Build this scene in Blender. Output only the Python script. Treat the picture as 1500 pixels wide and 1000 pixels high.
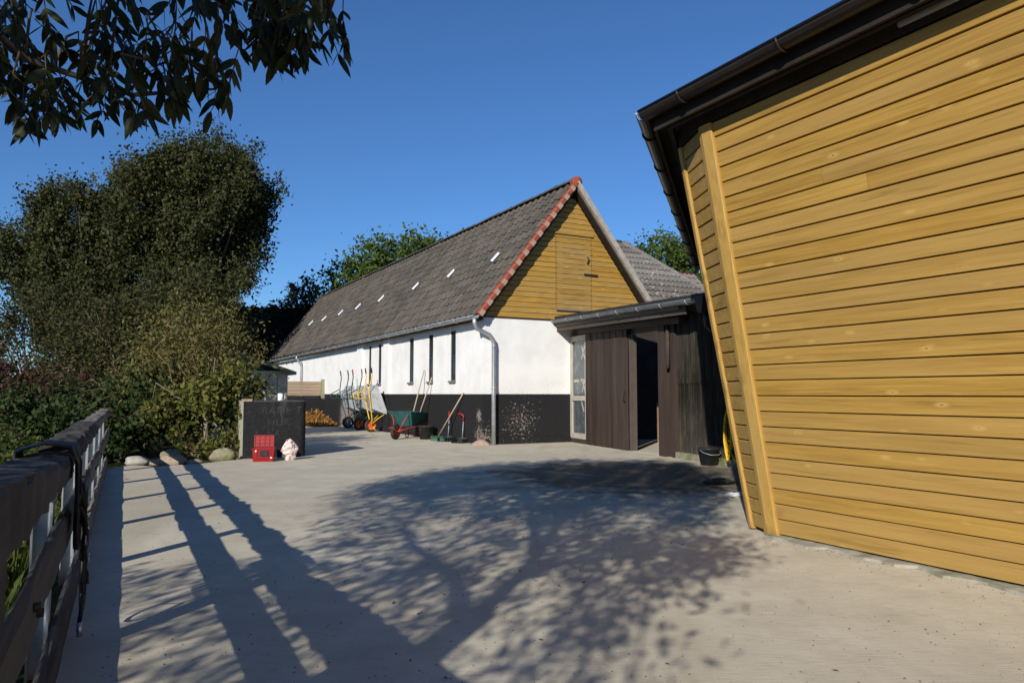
import bpy, math, random
import numpy as np
from mathutils import Vector, Matrix

R = math.radians
scene = bpy.context.scene
COL = scene.collection
for o in list(bpy.data.objects):
    bpy.data.objects.remove(o)

# ------------------------------------------------------------------ camera, sky, sun, exposure
cam_data = bpy.data.cameras.new('camera')
cam = bpy.data.objects.new('camera', cam_data)
COL.objects.link(cam)
cam.location = (0, 0, 1.1)
cam.rotation_euler = (R(94.0), 0, 0)
cam_data.sensor_width = 36.0
cam_data.lens = 26.4
cam_data.clip_start = 0.05
cam_data.clip_end = 3000
scene.camera = cam

SUN_AZ = 19.0      # heading of the light, degrees clockwise from +Y
SUN_EL = 25.1
world = bpy.data.worlds.new('World')
scene.world = world
world.use_nodes = True
wn = world.node_tree
bg = wn.nodes['Background']
sky = wn.nodes.new('ShaderNodeTexSky')
sky.sky_type = 'NISHITA'
sky.sun_disc = False
sky.sun_elevation = R(SUN_EL)
sky.sun_rotation = R(SUN_AZ + 180)
sky.altitude = 0
sky.air_density = 1.0
sky.dust_density = 0.0
sky.ozone_density = 10.5
wn.links.new(sky.outputs[0], bg.inputs[0])
bg.inputs[1].default_value = 0.098

sun_data = bpy.data.lights.new('sun', 'SUN')
sun_data.energy = 4.5
sun_data.angle = R(0.5)
sun_data.color = (1.0, 0.94, 0.85)
sun = bpy.data.objects.new('sun', sun_data)
COL.objects.link(sun)
LD = Vector((math.sin(R(SUN_AZ)) * math.cos(R(SUN_EL)), math.cos(R(SUN_AZ)) * math.cos(R(SUN_EL)), -math.sin(R(SUN_EL))))
sun.rotation_euler = LD.to_track_quat('-Z', 'Y').to_euler()
sun.location = (-10, -30, 20)

scene.view_settings.view_transform = 'Standard'
scene.view_settings.look = 'None'
scene.view_settings.gamma = 1.0
scene.view_settings.exposure = 0.22
scene.view_settings.use_curve_mapping = False

rnd = random.Random(11)
RNG = np.random.default_rng(7)

# ------------------------------------------------------------------ material helpers
class G:
    def __init__(s, name):
        s.m = bpy.data.materials.new(name)
        s.m.use_nodes = True
        s.t = s.m.node_tree
        s.b = s.t.nodes['Principled BSDF']
        s.out = s.t.nodes['Material Output']
    def n(s, typ, ins=None, **props):
        nd = s.t.nodes.new('ShaderNode' + typ)
        for k, v in props.items():
            setattr(nd, k, v)
        if ins:
            for k, v in ins.items():
                s.put(nd, k, v)
        return nd
    def put(s, nd, k, v):
        sock = nd.inputs[k]
        if hasattr(v, 'is_linked') or isinstance(v, bpy.types.NodeSocket):
            s.t.links.new(v, sock)
        elif isinstance(v, bpy.types.Node):
            s.t.links.new(v.outputs[0], sock)
        else:
            sock.default_value = v
    def coord(s, which='Object'):
        return s.n('TexCoord').outputs[which]
    def mapping(s, vec, scale=(1, 1, 1), loc=(0, 0, 0), rot=(0, 0, 0)):
        return s.n('Mapping', {'Vector': vec, 'Scale': scale, 'Location': loc, 'Rotation': rot}).outputs[0]
    def noise(s, vec, scale, detail=4, rough=0.55, dist=0.0):
        return s.n('TexNoise', {'Vector': vec, 'Scale': scale, 'Detail': detail, 'Roughness': rough, 'Distortion': dist}).outputs[0]
    def ramp(s, fac, stops):
        nd = s.n('ValToRGB', {'Fac': fac})
        cr = nd.color_ramp
        while len(cr.elements) < len(stops):
            cr.elements.new(0.5)
        for e, (p, c) in zip(cr.elements, stops):
            e.position = p
            e.color = (c[0], c[1], c[2], 1) if not isinstance(c, (int, float)) else (c, c, c, 1)
        return nd.outputs[0]
    def mix(s, fac, a, b, mode='MIX'):
        nd = s.n('Mix', data_type='RGBA', blend_type=mode)
        for k, v in ((0, fac), (6, a), (7, b)):
            if isinstance(v, bpy.types.NodeSocket):
                s.t.links.new(v, nd.inputs[k])
            elif isinstance(v, (tuple, list)):
                nd.inputs[k].default_value = (v[0], v[1], v[2], 1)
            else:
                nd.inputs[k].default_value = v
        return nd.outputs[2]
    def math(s, op, a, b=0.0, c=0.0, clamp=False):
        nd = s.n('Math', operation=op, use_clamp=clamp)
        for k, v in enumerate((a, b, c)):
            if isinstance(v, bpy.types.NodeSocket):
                s.t.links.new(v, nd.inputs[k])
            else:
                nd.inputs[k].default_value = v
        return nd.outputs[0]
    def maprange(s, v, a, b, c=0.0, d=1.0, smooth=True):
        nd = s.n('MapRange', {'Value': v, 'From Min': a, 'From Max': b, 'To Min': c, 'To Max': d})
        if smooth:
            nd.interpolation_type = 'SMOOTHSTEP'
        return nd.outputs[0]
    def bump(s, h, strength=0.3, dist=0.01):
        nd = s.n('Bump', {'Height': h, 'Strength': strength, 'Distance': dist})
        s.t.links.new(nd.outputs[0], s.b.inputs['Normal'])
        return nd.outputs[0]
    def done(s, col=None, rough=0.7, metal=0.0, spec=0.3):
        if col is not None:
            if isinstance(col, (tuple, list)):
                s.b.inputs['Base Color'].default_value = (col[0], col[1], col[2], 1)
            else:
                s.t.links.new(col, s.b.inputs['Base Color'])
        if isinstance(rough, bpy.types.NodeSocket):
            s.t.links.new(rough, s.b.inputs['Roughness'])
        else:
            s.b.inputs['Roughness'].default_value = rough
        s.b.inputs['Metallic'].default_value = metal
        s.b.inputs['Specular IOR Level'].default_value = spec
        return s.m

def rand_offset(g, vec):
    oi = g.n('ObjectInfo').outputs['Random']
    sc = g.n('VectorMath', {0: (37.0, 53.0, 71.0)}, operation='SCALE')
    g.t.links.new(oi, sc.inputs['Scale'])
    ad = g.n('VectorMath', {0: vec, 1: sc.outputs[0]}, operation='ADD')
    return ad.outputs[0], oi

def simple(name, col, rough=0.6, metal=0.0, spec=0.3, var=0.25, scale=8.0, bump=0.0, dirt=None):
    g = G(name)
    c = g.coord()
    n = g.noise(c, scale, 5, 0.6)
    lo = tuple(x * (1 - var) for x in col); hi = tuple(min(1, x * (1 + var)) for x in col)
    cc = g.ramp(n, [(0.3, lo), (0.7, hi)])
    if dirt:
        n2 = g.noise(c, scale * 0.6, 6, 0.7)
        cc = g.mix(g.maprange(n2, 0.52, 0.68), cc, dirt)
    if bump:
        g.bump(g.noise(c, scale * 5, 4, 0.6), bump, 0.004)
    return g.done(cc, rough, metal, spec)

def wood(name, axis, cols, grey, knots=True, rough=0.55, kn=(0.56, 0.36, 0.11), wear=0.35, fine=1.0):
    """axis: index of the object axis the grain follows"""
    g = G(name)
    v, oi = rand_offset(g, g.coord())
    def sc(al, ac):
        s = [ac, ac, ac]; s[axis] = al
        return tuple(s)
    broad = g.noise(g.mapping(v, sc(0.7, 9)), 1.0, 4, 0.55, 0.4)
    fineg = g.noise(g.mapping(v, sc(1.6, 62 * fine)), 1.0, 5, 0.65, 0.3)
    fac = g.math('ADD', g.math('MULTIPLY', broad, 0.42), g.math('MULTIPLY', fineg, 0.58))
    col = g.ramp(fac, [(0.33, cols[0]), (0.5, cols[1]), (0.66, cols[2])])
    # board-to-board tone
    col = g.mix(g.maprange(oi, 0.0, 1.0, 0.0, 0.55, False), col, grey)
    bleach = g.noise(g.mapping(v, sc(0.45, 3.0), (3, 9, 1)), 1.0, 3, 0.5)
    col = g.mix(g.math('MULTIPLY', g.maprange(bleach, 0.5, 0.72), wear), col, grey)
    # heartwood streaks
    st = g.noise(g.mapping(v, sc(1.0, 26), (11, 2, 5)), 1.0, 3, 0.6, 0.8)
    col = g.mix(g.math('MULTIPLY', g.maprange(st, 0.58, 0.70), 0.35), col, tuple(x * 0.55 for x in cols[0]))
    if knots:
        vo = g.n('TexVoronoi', {'Vector': g.mapping(v, sc(3.0, 8.5)), 'Scale': 1.0, 'Randomness': 1.0})
        dist = g.math('ADD', vo.outputs['Distance'], g.math('MULTIPLY', g.math('SUBTRACT', fineg, 0.5), 0.05))
        ring = g.maprange(dist, 0.19, 0.05)
        col = g.mix(g.math('MULTIPLY', ring, 0.7), col, kn)
        core = g.maprange(dist, 0.05, 0.03)
        col = g.mix(g.math('MULTIPLY', core, 0.7), col, (0.16, 0.075, 0.02))
    # long flame figure of flat-sawn boards
    wvv = g.n('TexWave', {'Vector': g.mapping(v, sc(0.35, 5.5), (2, 5, 3)), 'Scale': 1.6, 'Distortion': 7.0, 'Detail': 3.0, 'Detail Scale': 0.9, 'Detail Roughness': 0.6}).outputs[1]
    pat = g.maprange(g.noise(g.mapping(v, sc(0.6, 4), (7, 7, 7)), 1.0, 2), 0.45, 0.6)
    col = g.mix(g.math('MULTIPLY', g.maprange(wvv, 0.55, 0.9), g.math('MULTIPLY', pat, 0.18)), col, tuple(x * 0.6 for x in cols[0]))
    g.bump(fineg, 0.25, 0.003)
    return g.done(col, rough, 0, 0.3)

def leafmat(name, cols, trans=0.3, rough=0.6, spec=0.12):
    g = G(name)
    isl = g.n('NewGeometry').outputs['Random Per Island']
    col = g.ramp(isl, [(i / (len(cols) - 1), c) for i, c in enumerate(cols)])
    g.done(col, rough, 0, spec)
    tr = g.n('BsdfTranslucent', {'Color': g.mix(0.35, col, (0.16, 0.2, 0.03))})
    mx = g.n('MixShader', {0: trans})
    g.t.links.new(g.b.outputs[0], mx.inputs[1])
    g.t.links.new(tr.outputs[0], mx.inputs[2])
    g.t.links.new(mx.outputs[0], g.out.inputs[0])
    return g.m

M = {}
YW = ((0.255, 0.143, 0.025), (0.39, 0.228, 0.045), (0.485, 0.30, 0.072))
M['hall_wood'] = wood('hall_wood', 1, YW, (0.39, 0.25, 0.085))
M['gable_wood'] = wood('gable_wood', 0, ((0.26, 0.138, 0.020), (0.38, 0.212, 0.034), (0.48, 0.28, 0.056)), (0.36, 0.24, 0.085))
M['hatch_wood'] = wood('hatch_wood', 0, ((0.24, 0.132, 0.024), (0.345, 0.20, 0.04), (0.44, 0.27, 0.066)), (0.34, 0.235, 0.095))
M['post_wood'] = wood('post_wood', 2, ((0.36, 0.20, 0.036), (0.44, 0.255, 0.052), (0.51, 0.31, 0.075)), (0.44, 0.30, 0.11), knots=False)
M['brown_plank'] = wood('brown_plank', 2, ((0.018, 0.011, 0.008), (0.032, 0.019, 0.014), (0.054, 0.034, 0.026)), (0.07, 0.052, 0.042), knots=False, rough=0.7, wear=0.5)
M['brown_beam'] = wood('brown_beam', 1, ((0.040, 0.026, 0.020), (0.055, 0.038, 0.030), (0.085, 0.062, 0.05)), (0.11, 0.095, 0.08), knots=False, rough=0.75, wear=0.5)
M['grey_wood'] = wood('grey_wood', 1, ((0.075, 0.06, 0.048), (0.15, 0.125, 0.10), (0.24, 0.205, 0.165)), (0.2, 0.175, 0.145), knots=False, rough=0.85, wear=0.6, fine=0.8)
M['dark_rail'] = wood('dark_rail', 1, ((0.013, 0.012, 0.011), (0.032, 0.029, 0.026), (0.08, 0.072, 0.064)), (0.095, 0.087, 0.078), knots=False, rough=0.85, wear=0.6, fine=0.8)
M['gate_wood'] = wood('gate_wood', 0, ((0.22, 0.15, 0.09), (0.30, 0.21, 0.13), (0.36, 0.26, 0.17)), (0.32, 0.25, 0.18), knots=False, rough=0.7)
M['old_post'] = wood('old_post', 2, ((0.16, 0.16, 0.11), (0.24, 0.24, 0.16), (0.32, 0.31, 0.22)), (0.3, 0.28, 0.2), knots=False, rough=0.8)
M['handle_wood'] = wood('handle_wood', 2, ((0.36, 0.25, 0.15), (0.45, 0.33, 0.2), (0.52, 0.4, 0.26)), (0.4, 0.33, 0.24), knots=False, rough=0.6)
M['half_door'] = wood('half_door', 2, ((0.22, 0.13, 0.085), (0.30, 0.19, 0.13), (0.36, 0.24, 0.17)), (0.3, 0.22, 0.16), knots=False, rough=0.7)
M['bark'] = simple('bark', (0.085, 0.07, 0.055), 0.9, 0, 0.15, 0.5, 9, 0.8)
M['pale_bark'] = simple('pale_bark', (0.20, 0.17, 0.12), 0.9, 0, 0.15, 0.4, 9, 0.6)
M['twig'] = simple('twig', (0.12, 0.085, 0.05), 0.9, 0, 0.15, 0.3, 3)
M['dry_twig'] = simple('dry_twig', (0.22, 0.16, 0.085), 0.9, 0, 0.15, 0.3, 3)
M['zinc'] = simple('zinc', (0.42, 0.44, 0.46), 0.42, 0.6, 0.5, 0.18, 5)
M['galv'] = simple('galvanised_steel', (0.32, 0.35, 0.37), 0.5, 0.35, 0.5, 0.2, 14)
M['dull_zinc'] = simple('dull_zinc', (0.17, 0.19, 0.20), 0.5, 0.4, 0.5, 0.25, 6)
M['brown_gutter'] = simple('brown_gutter', (0.022, 0.016, 0.013), 0.38, 0, 0.4, 0.2, 4)
M['soffit'] = simple('soffit_brown', (0.028, 0.021, 0.016), 0.8, 0, 0.2, 0.3, 4)
M['lamp_grey'] = simple('lamp_grey', (0.30, 0.29, 0.25), 0.5, 0, 0.3, 0.15, 6)
M['red_plastic'] = simple('red_plastic', (0.30, 0.010, 0.013), 0.4, 0, 0.4, 0.15, 6)
M['red_metal'] = simple('red_painted_steel', (0.45, 0.03, 0.03), 0.45, 0, 0.4, 0.2, 9, 0, (0.25, 0.1, 0.06))
M['yellow_metal'] = simple('yellow_painted_steel', (0.72, 0.45, 0.03), 0.45, 0, 0.4, 0.15, 9)
M['green_metal'] = simple('green_painted_steel', (0.03, 0.07, 0.05), 0.45, 0, 0.4, 0.25, 9)
M['teal_plastic'] = simple('teal_plastic', (0.02, 0.115, 0.115), 0.5, 0, 0.4, 0.2, 7, 0, (0.10, 0.12, 0.10))
M['tray_grey'] = simple('tray_galvanised', (0.40, 0.42, 0.44), 0.5, 0.25, 0.5, 0.15, 7, 0, (0.30, 0.29, 0.26))
M['rubber'] = simple('rubber', (0.03, 0.028, 0.026), 0.8, 0, 0.25, 0.35, 9, 0, (0.09, 0.08, 0.065))
M['orange'] = simple('orange_plastic', (0.75, 0.14, 0.02), 0.5, 0, 0.4, 0.1, 9)
M['black_plastic'] = simple('black_plastic', (0.022, 0.023, 0.026), 0.45, 0, 0.35, 0.3, 9, 0, (0.05, 0.05, 0.05))
M['leather'] = simple('black_leather', (0.012, 0.011, 0.011), 0.42, 0, 0.35, 0.3, 20)
M['brass'] = simple('buckle_steel', (0.5, 0.5, 0.48), 0.3, 0.9, 0.5, 0.1, 20)
M['yellow_rope'] = simple('yellow_rope', (0.75, 0.48, 0.02), 0.6, 0, 0.3, 0.2, 30)
M['pink_sack'] = simple('pink_sack', (0.68, 0.55, 0.50), 0.6, 0, 0.3, 0.2, 14, 0, (0.35, 0.22, 0.18))
M['white_glaze'] = simple('white_glaze', (0.8, 0.8, 0.78), 0.3, 0, 0.5, 0.03, 6)
M['white_paper'] = simple('white_paper', (0.7, 0.7, 0.68), 0.7, 0, 0.3, 0.1, 9)
M['beige_paint'] = simple('beige_paint', (0.40, 0.37, 0.31), 0.6, 0, 0.3, 0.12, 9, 0, (0.33, 0.29, 0.22))
M['dark_frame'] = simple('dark_frame', (0.045, 0.045, 0.043), 0.6, 0, 0.3, 0.2, 9)
M['sill_slate'] = simple('sill_slate', (0.16, 0.155, 0.15), 0.7, 0, 0.3, 0.2, 9)
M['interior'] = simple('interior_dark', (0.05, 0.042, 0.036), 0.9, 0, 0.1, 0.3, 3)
M['clay_red'] = simple('clay_red', (0.26, 0.065, 0.036), 0.75, 0, 0.25, 0.25, 12, 0.3)
M['mortar'] = simple('mortar', (0.36, 0.26, 0.20), 0.85, 0, 0.2, 0.2, 16, 0.4, (0.42, 0.30, 0.22))
M['verge_grey'] = simple('verge_grey', (0.36, 0.32, 0.27), 0.8, 0, 0.2, 0.2, 9, 0.3)
M['hatch_iron'] = simple('hatch_iron', (0.05, 0.04, 0.03), 0.6, 0.4, 0.3, 0.2, 9)
M['straw'] = simple('straw', (0.36, 0.20, 0.07), 0.85, 0, 0.2, 0.4, 20)
M['chalk'] = simple('chalk', (0.05, 0.05, 0.049), 0.9, 0, 0.1, 0.8, 22)
M['felt'] = simple('roof_felt', (0.035, 0.033, 0.032), 0.8, 0, 0.2, 0.3, 3)
M['shed_roof'] = simple('shed_roof', (0.16, 0.18, 0.15), 0.8, 0, 0.2, 0.25, 4, 0.3)
M['shed_wall'] = simple('shed_wall', (0.33, 0.34, 0.29), 0.8, 0, 0.2, 0.3, 5, 0.3, (0.2, 0.22, 0.15))
M['thatch'] = simple('dark_thatch', (0.022, 0.02, 0.018), 0.95, 0, 0.1, 0.5, 5, 0.8, (0.06, 0.055, 0.05))

def m_glass(name, col, rough=0.08):
    g = G(name)
    n = g.noise(g.coord(), 5, 4, 0.6)
    return g.done(g.mix(g.maprange(n, 0.45, 0.75), col, tuple(min(1, x * 1.8 + 0.02) for x in col)), rough, 0, 0.6)
M['glass'] = m_glass('window_glass', (0.012, 0.014, 0.016))
M['lean_glass'] = m_glass('dusty_glass', (0.065, 0.08, 0.09), 0.22)
M['glass_tile'] = simple('glass_tile', (0.60, 0.62, 0.64), 0.25, 0, 0.6, 0.08, 6)

def m_concrete():
    g = G('yard_concrete')
    c = g.coord()
    big = g.noise(c, 0.35, 5, 0.6)
    mid = g.noise(c, 2.2, 6, 0.65)
    brush = g.noise(g.mapping(c, (9, 70, 1), (0, 0, 0), (0, 0, R(24))), 1.0, 4, 0.6, 0.4)
    spk = g.noise(c, 85, 4, 0.7)
    col = g.ramp(mid, [(0.3, (0.47, 0.425, 0.325)), (0.55, (0.57, 0.52, 0.40)), (0.75, (0.63, 0.585, 0.465))])
    col = g.mix(g.maprange(big, 0.42, 0.62, 0.0, 0.4), col, (0.45, 0.40, 0.31))
    col = g.mix(g.maprange(brush, 0.45, 0.7, 0.0, 0.30), col, (0.36, 0.33, 0.26))
    col = g.mix(g.maprange(spk, 0.58, 0.72, 0.0, 0.5), col, (0.22, 0.19, 0.15))
    # mossy dirt by the lean-to and hall, spread wider to paint tree shade darker
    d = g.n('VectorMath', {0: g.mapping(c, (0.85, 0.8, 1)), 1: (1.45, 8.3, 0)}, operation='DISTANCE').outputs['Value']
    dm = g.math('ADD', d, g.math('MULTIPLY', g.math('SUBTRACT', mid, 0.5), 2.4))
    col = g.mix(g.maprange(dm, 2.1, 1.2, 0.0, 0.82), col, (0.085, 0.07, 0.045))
    # thin cracks
    vo = g.n('TexVoronoi', {'Vector': g.n('VectorMath', {0: c, 1: g.n('TexNoise', {'Vector': c, 'Scale': 1.3}).outputs[1]}, operation='ADD').outputs[0], 'Scale': 0.33}, feature='DISTANCE_TO_EDGE')
    crack = g.maprange(vo.outputs[0], 0.004, 0.001, 0.0, 0.10)
    col = g.mix(crack, col, (0.16, 0.14, 0.11))
    # tyre-worn sweeps and pale dusty patches
    wv = g.noise(g.mapping(c, (0.55, 0.16, 1), (3, 1, 0), (0, 0, R(-28))), 1.0, 5, 0.6, 1.2)
    col = g.mix(g.maprange(wv, 0.52, 0.66, 0.0, 0.35), col, (0.36, 0.31, 0.225))
    pt = g.noise(g.mapping(c, (0.9, 0.5, 1), (8, 4, 0)), 1.0, 6, 0.7, 0.6)
    col = g.mix(g.maprange(pt, 0.55, 0.68, 0.0, 0.4), col, (0.66, 0.62, 0.51))
    sp_ = g.noise(c, 5.0, 6, 0.75)
    col = g.mix(g.maprange(sp_, 0.6, 0.7, 0.0, 0.35), col, (0.27, 0.235, 0.175))
    # crumbs of litter
    vl = g.n('TexVoronoi', {'Vector': c, 'Scale': 3.5, 'Randomness': 1.0})
    lit = g.maprange(vl.outputs['Distance'], 0.05, 0.035, 0.0, 0.7)
    lit = g.math('MULTIPLY', lit, g.maprange(g.noise(c, 0.8, 2), 0.5, 0.6))
    col = g.mix(lit, col, (0.09, 0.06, 0.035))
    h = g.math('ADD', g.math('MULTIPLY', brush, 0.5), g.math('ADD', g.math('MULTIPLY', mid, 0.6), g.math('MULTIPLY', spk, 0.25)))
    g.bump(h, 0.42, 0.010)
    return g.done(col, 0.9, 0, 0.15)
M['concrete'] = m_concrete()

def m_ground():
    g = G('field_ground')
    c = g.coord()
    a = g.noise(c, 0.6, 5, 0.6)
    b = g.noise(c, 9, 5, 0.7)
    col = g.ramp(b, [(0.3, (0.03, 0.035, 0.012)), (0.55, (0.05, 0.065, 0.02)), (0.75, (0.085, 0.075, 0.04))])
    col = g.mix(g.maprange(a, 0.45, 0.65, 0, 0.5), col, (0.07, 0.055, 0.035))
    g.bump(b, 0.8, 0.05)
    return g.done(col, 0.95, 0, 0.1)
M['field'] = m_ground()

def m_barnwall(name, rise=1.1):
    """white limewash over a black tarred base, painted on brick"""
    g = G(name)
    c = g.coord()
    sep = g.n('SeparateXYZ', {0: c})
    x, y, z = sep.outputs
    vec = g.n('CombineXYZ', {0: g.math('ADD', x, y), 1: z}).outputs[0]
    br = g.n('TexBrick', {'Vector': vec, 'Scale': 1.0, 'Mortar Size': 0.006, 'Mortar Smooth': 0.6, 'Brick Width': 0.235, 'Row Height': 0.066})
    lo = g.noise(c, 1.6, 5, 0.6)
    hi = g.noise(c, 22, 5, 0.65)
    white = g.ramp(lo, [(0.3, (0.70, 0.69, 0.66)), (0.6, (0.80, 0.80, 0.78))])
    # splash dirt above the black base
    sp = g.math('MULTIPLY', g.maprange(z, rise + 0.45, rise, 0, 1), g.maprange(hi, 0.45, 0.65, 0, 0.25))
    white = g.mix(sp, white, (0.45, 0.42, 0.34))
    streak = g.noise(g.mapping(c, (8, 8, 0.5)), 1.0, 4, 0.6)
    white = g.mix(g.maprange(streak, 0.58, 0.75, 0, 0.12), white, (0.5, 0.47, 0.4))
    black = g.ramp(hi, [(0.3, (0.012, 0.012, 0.013)), (0.7, (0.026, 0.026, 0.027))])
    def spot(p, r0, r1):
        d = g.n('VectorMath', {0: c, 1: p}, operation='DISTANCE').outputs['Value']
        return g.maprange(d, r1, r0, 0.0, 1.0)
    flake = g.noise(c, 17, 6, 0.72, 0.4)
    s1 = g.math('MULTIPLY', spot((0.95, 0, 0.5), 0.05, 0.95), 0.155)
    s2 = g.math('MULTIPLY', spot((0.0, 10.6, 0.35), 0.2, 1.5), 0.36)
    s3 = g.math('MULTIPLY', spot((0.0, 0.12, 0.15), 0.05, 0.55), 0.22)
    s4 = g.math('MULTIPLY', spot((0.0, 0.2, 0.65), 0.02, 0.25), 0.26)
    s = g.math('ADD', g.math('ADD', s1, s2), g.math('ADD', s3, s4))
    peel = g.maprange(g.math('ADD', flake, s), 0.675, 0.73)
    black = g.mix(peel, black, g.mix(g.maprange(g.noise(c, 40, 3), 0.4, 0.6), (0.30, 0.27, 0.235), (0.16, 0.12, 0.10)))
    edge = g.math('ADD', z, g.math('MULTIPLY', g.math('SUBTRACT', hi, 0.5), 0.02))
    isw = g.maprange(edge, rise - 0.006, rise + 0.006)
    col = g.mix(isw, black, white)
    h = g.math('ADD', g.math('MULTIPLY', br.outputs['Fac'], -0.5), g.math('MULTIPLY', hi, 0.6))
    g.bump(h, 0.35, 0.008)
    return g.done(col, 0.85, 0, 0.15)
M['barn_wall'] = m_barnwall('barn_wall')
M['block_wall'] = None

def m_block():
    g = G('black_block_paint')
    c = g.coord()
    sep = g.n('SeparateXYZ', {0: c})
    hi = g.noise(c, 16, 6, 0.7)
    black = g.ramp(hi, [(0.3, (0.010, 0.010, 0.011)), (0.6, (0.024, 0.024, 0.025)), (0.8, (0.06, 0.06, 0.058))])
    run = g.noise(g.mapping(c, (7, 7, 1.6)), 1.0, 6, 0.7, 0.6)
    black = g.mix(g.maprange(run, 0.56, 0.72, 0, 0.6), black, (0.11, 0.11, 0.105))
    conc = g.ramp(hi, [(0.3, (0.30, 0.30, 0.22)), (0.5, (0.40, 0.39, 0.31)), (0.7, (0.24, 0.28, 0.14))])
    nrm = g.n('SeparateXYZ', {0: g.coord('Normal')})
    side = g.maprange(nrm.outputs[0], -0.5, -0.8)
    top = g.maprange(nrm.outputs[2], 0.5, 0.8)
    col = g.mix(side, black, conc)
    col = g.mix(top, col, (0.16, 0.155, 0.14))
    g.bump(hi, 0.4, 0.01)
    return g.done(col, 0.8, 0, 0.2)
M['block_wall'] = m_block()

def m_tile(name, cols, lich, lichamt, lsc=26):
    g = G(name)
    v, oi = rand_offset(g, g.coord())
    c = g.coord()
    geo = g.n('NewGeometry').outputs['Random Per Island']
    n = g.noise(c, 7, 5, 0.65)
    f = g.math('ADD', g.math('MULTIPLY', g.math('ADD', oi, geo), 0.42), g.math('MULTIPLY', n, 0.35))
    col = g.ramp(f, [(0.15, cols[0]), (0.45, cols[1]), (0.85, cols[2])])
    l = g.noise(c, lsc, 5, 0.75)
    l2 = g.noise(c, 1.1, 3, 0.5)
    col = g.mix(g.math('MULTIPLY', g.maprange(l, 0.55, 0.68), g.math('MULTIPLY', g.maprange(l2, 0.35, 0.65), lichamt)), col, lich)
    g.bump(g.noise(c, 60, 4), 0.3, 0.003)
    return g.done(col, 0.9, 0, 0.12)
M['tile'] = m_tile('concrete_tile', ((0.044, 0.039, 0.033), (0.075, 0.067, 0.056), (0.115, 0.103, 0.085)), (0.16, 0.15, 0.105), 0.75)
M['lichen_tile'] = m_tile('lichen_tile', ((0.06, 0.055, 0.048), (0.11, 0.10, 0.09), (0.17, 0.16, 0.145)), (0.56, 0.55, 0.48), 1.0, 9)
M['old_tile'] = m_tile('old_tile', ((0.12, 0.095, 0.08), (0.16, 0.13, 0.115), (0.2, 0.17, 0.15)), (0.3, 0.28, 0.25), 0.5)

def m_corr():
    g = G('corrugated_sheet')
    c = g.coord()
    n = g.noise(g.mapping(c, (1, 9, 1.3)), 1.0, 6, 0.7)
    n2 = g.noise(c, 14, 5, 0.7)
    col = g.ramp(n, [(0.3, (0.016, 0.015, 0.012)), (0.5, (0.038, 0.034, 0.026)), (0.72, (0.09, 0.08, 0.06))])
    col = g.mix(g.maprange(n2, 0.55, 0.72, 0, 0.6), col, (0.045, 0.05, 0.03))
    return g.done(col, 0.85, 0, 0.2)
M['corrugated'] = m_corr()

def m_stone(name, col, moss):
    g = G(name)
    c = g.coord()
    n = g.noise(c, 9, 6, 0.7)
    n2 = g.noise(c, 4, 4, 0.6)
    cc = g.ramp(n, [(0.3, tuple(x * 0.6 for x in col)), (0.6, col), (0.8, tuple(min(1, x * 1.3) for x in col))])
    cc = g.mix(g.maprange(n2, 0.5, 0.65, 0, moss), cc, (0.13, 0.15, 0.04))
    g.bump(n, 0.7, 0.02)
    return g.done(cc, 0.9, 0, 0.15)
M['stone_white'] = m_stone('stone_white', (0.42, 0.40, 0.35), 0.1)
M['stone_pink'] = m_stone('stone_pink', (0.40, 0.31, 0.23), 0.2)
M['lip'] = m_stone('lip_concrete', (0.36, 0.34, 0.27), 0.35)
M['stone_moss'] = m_stone('stone_moss', (0.28, 0.26, 0.17), 0.8)

M['leaf_poplar'] = leafmat('leaf_poplar', [(0.040, 0.044, 0.014), (0.056, 0.059, 0.018), (0.076, 0.074, 0.026), (0.042, 0.05, 0.016), (0.06, 0.066, 0.026), (0.036, 0.044, 0.015), (0.048, 0.052, 0.019), (0.11, 0.115, 0.07)], 0.2, 0.6, 0.12)
M['leaf_hedge'] = leafmat('leaf_hedge', [(0.025, 0.042, 0.014), (0.04, 0.06, 0.02), (0.055, 0.075, 0.025)], 0.2)
M['leaf_elder'] = leafmat('leaf_elder', [(0.06, 0.08, 0.018), (0.09, 0.105, 0.025), (0.14, 0.14, 0.035), (0.19, 0.16, 0.05)], 0.3)
M['leaf_dry'] = leafmat('leaf_dry', [(0.09, 0.088, 0.026), (0.14, 0.125, 0.04), (0.20, 0.165, 0.06), (0.08, 0.10, 0.026)], 0.25, 0.6, 0.12)
M['leaf_haw'] = leafmat('leaf_haw', [(0.036, 0.040, 0.014), (0.052, 0.054, 0.019), (0.072, 0.060, 0.026), (0.046, 0.054, 0.018)], 0.2, 0.6, 0.12)
M['leaf_brown'] = leafmat('leaf_brown', [(0.055, 0.026, 0.018), (0.08, 0.038, 0.026), (0.05, 0.042, 0.022)], 0.2)
M['leaf_dry_dark'] = leafmat('leaf_dry_dark', [(0.05, 0.03, 0.015), (0.09, 0.055, 0.025), (0.14, 0.09, 0.035)], 0.05)
M['leaf_walnut'] = leafmat('leaf_walnut', [(0.05, 0.085, 0.018), (0.075, 0.115, 0.025), (0.105, 0.14, 0.032)], 0.25)
M['leaf_dark'] = leafmat('leaf_dark', [(0.012, 0.022, 0.014), (0.02, 0.034, 0.02), (0.03, 0.045, 0.026)], 0.15)
M['leaf_ash'] = leafmat('leaf_ash', [(0.016, 0.022, 0.008), (0.024, 0.032, 0.011), (0.036, 0.044, 0.016)], 0.05, 0.5, 0.2)
M['leaf_ivy'] = leafmat('leaf_ivy', [(0.008, 0.012, 0.007), (0.014, 0.02, 0.010), (0.05, 0.05, 0.045)], 0.1)
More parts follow.
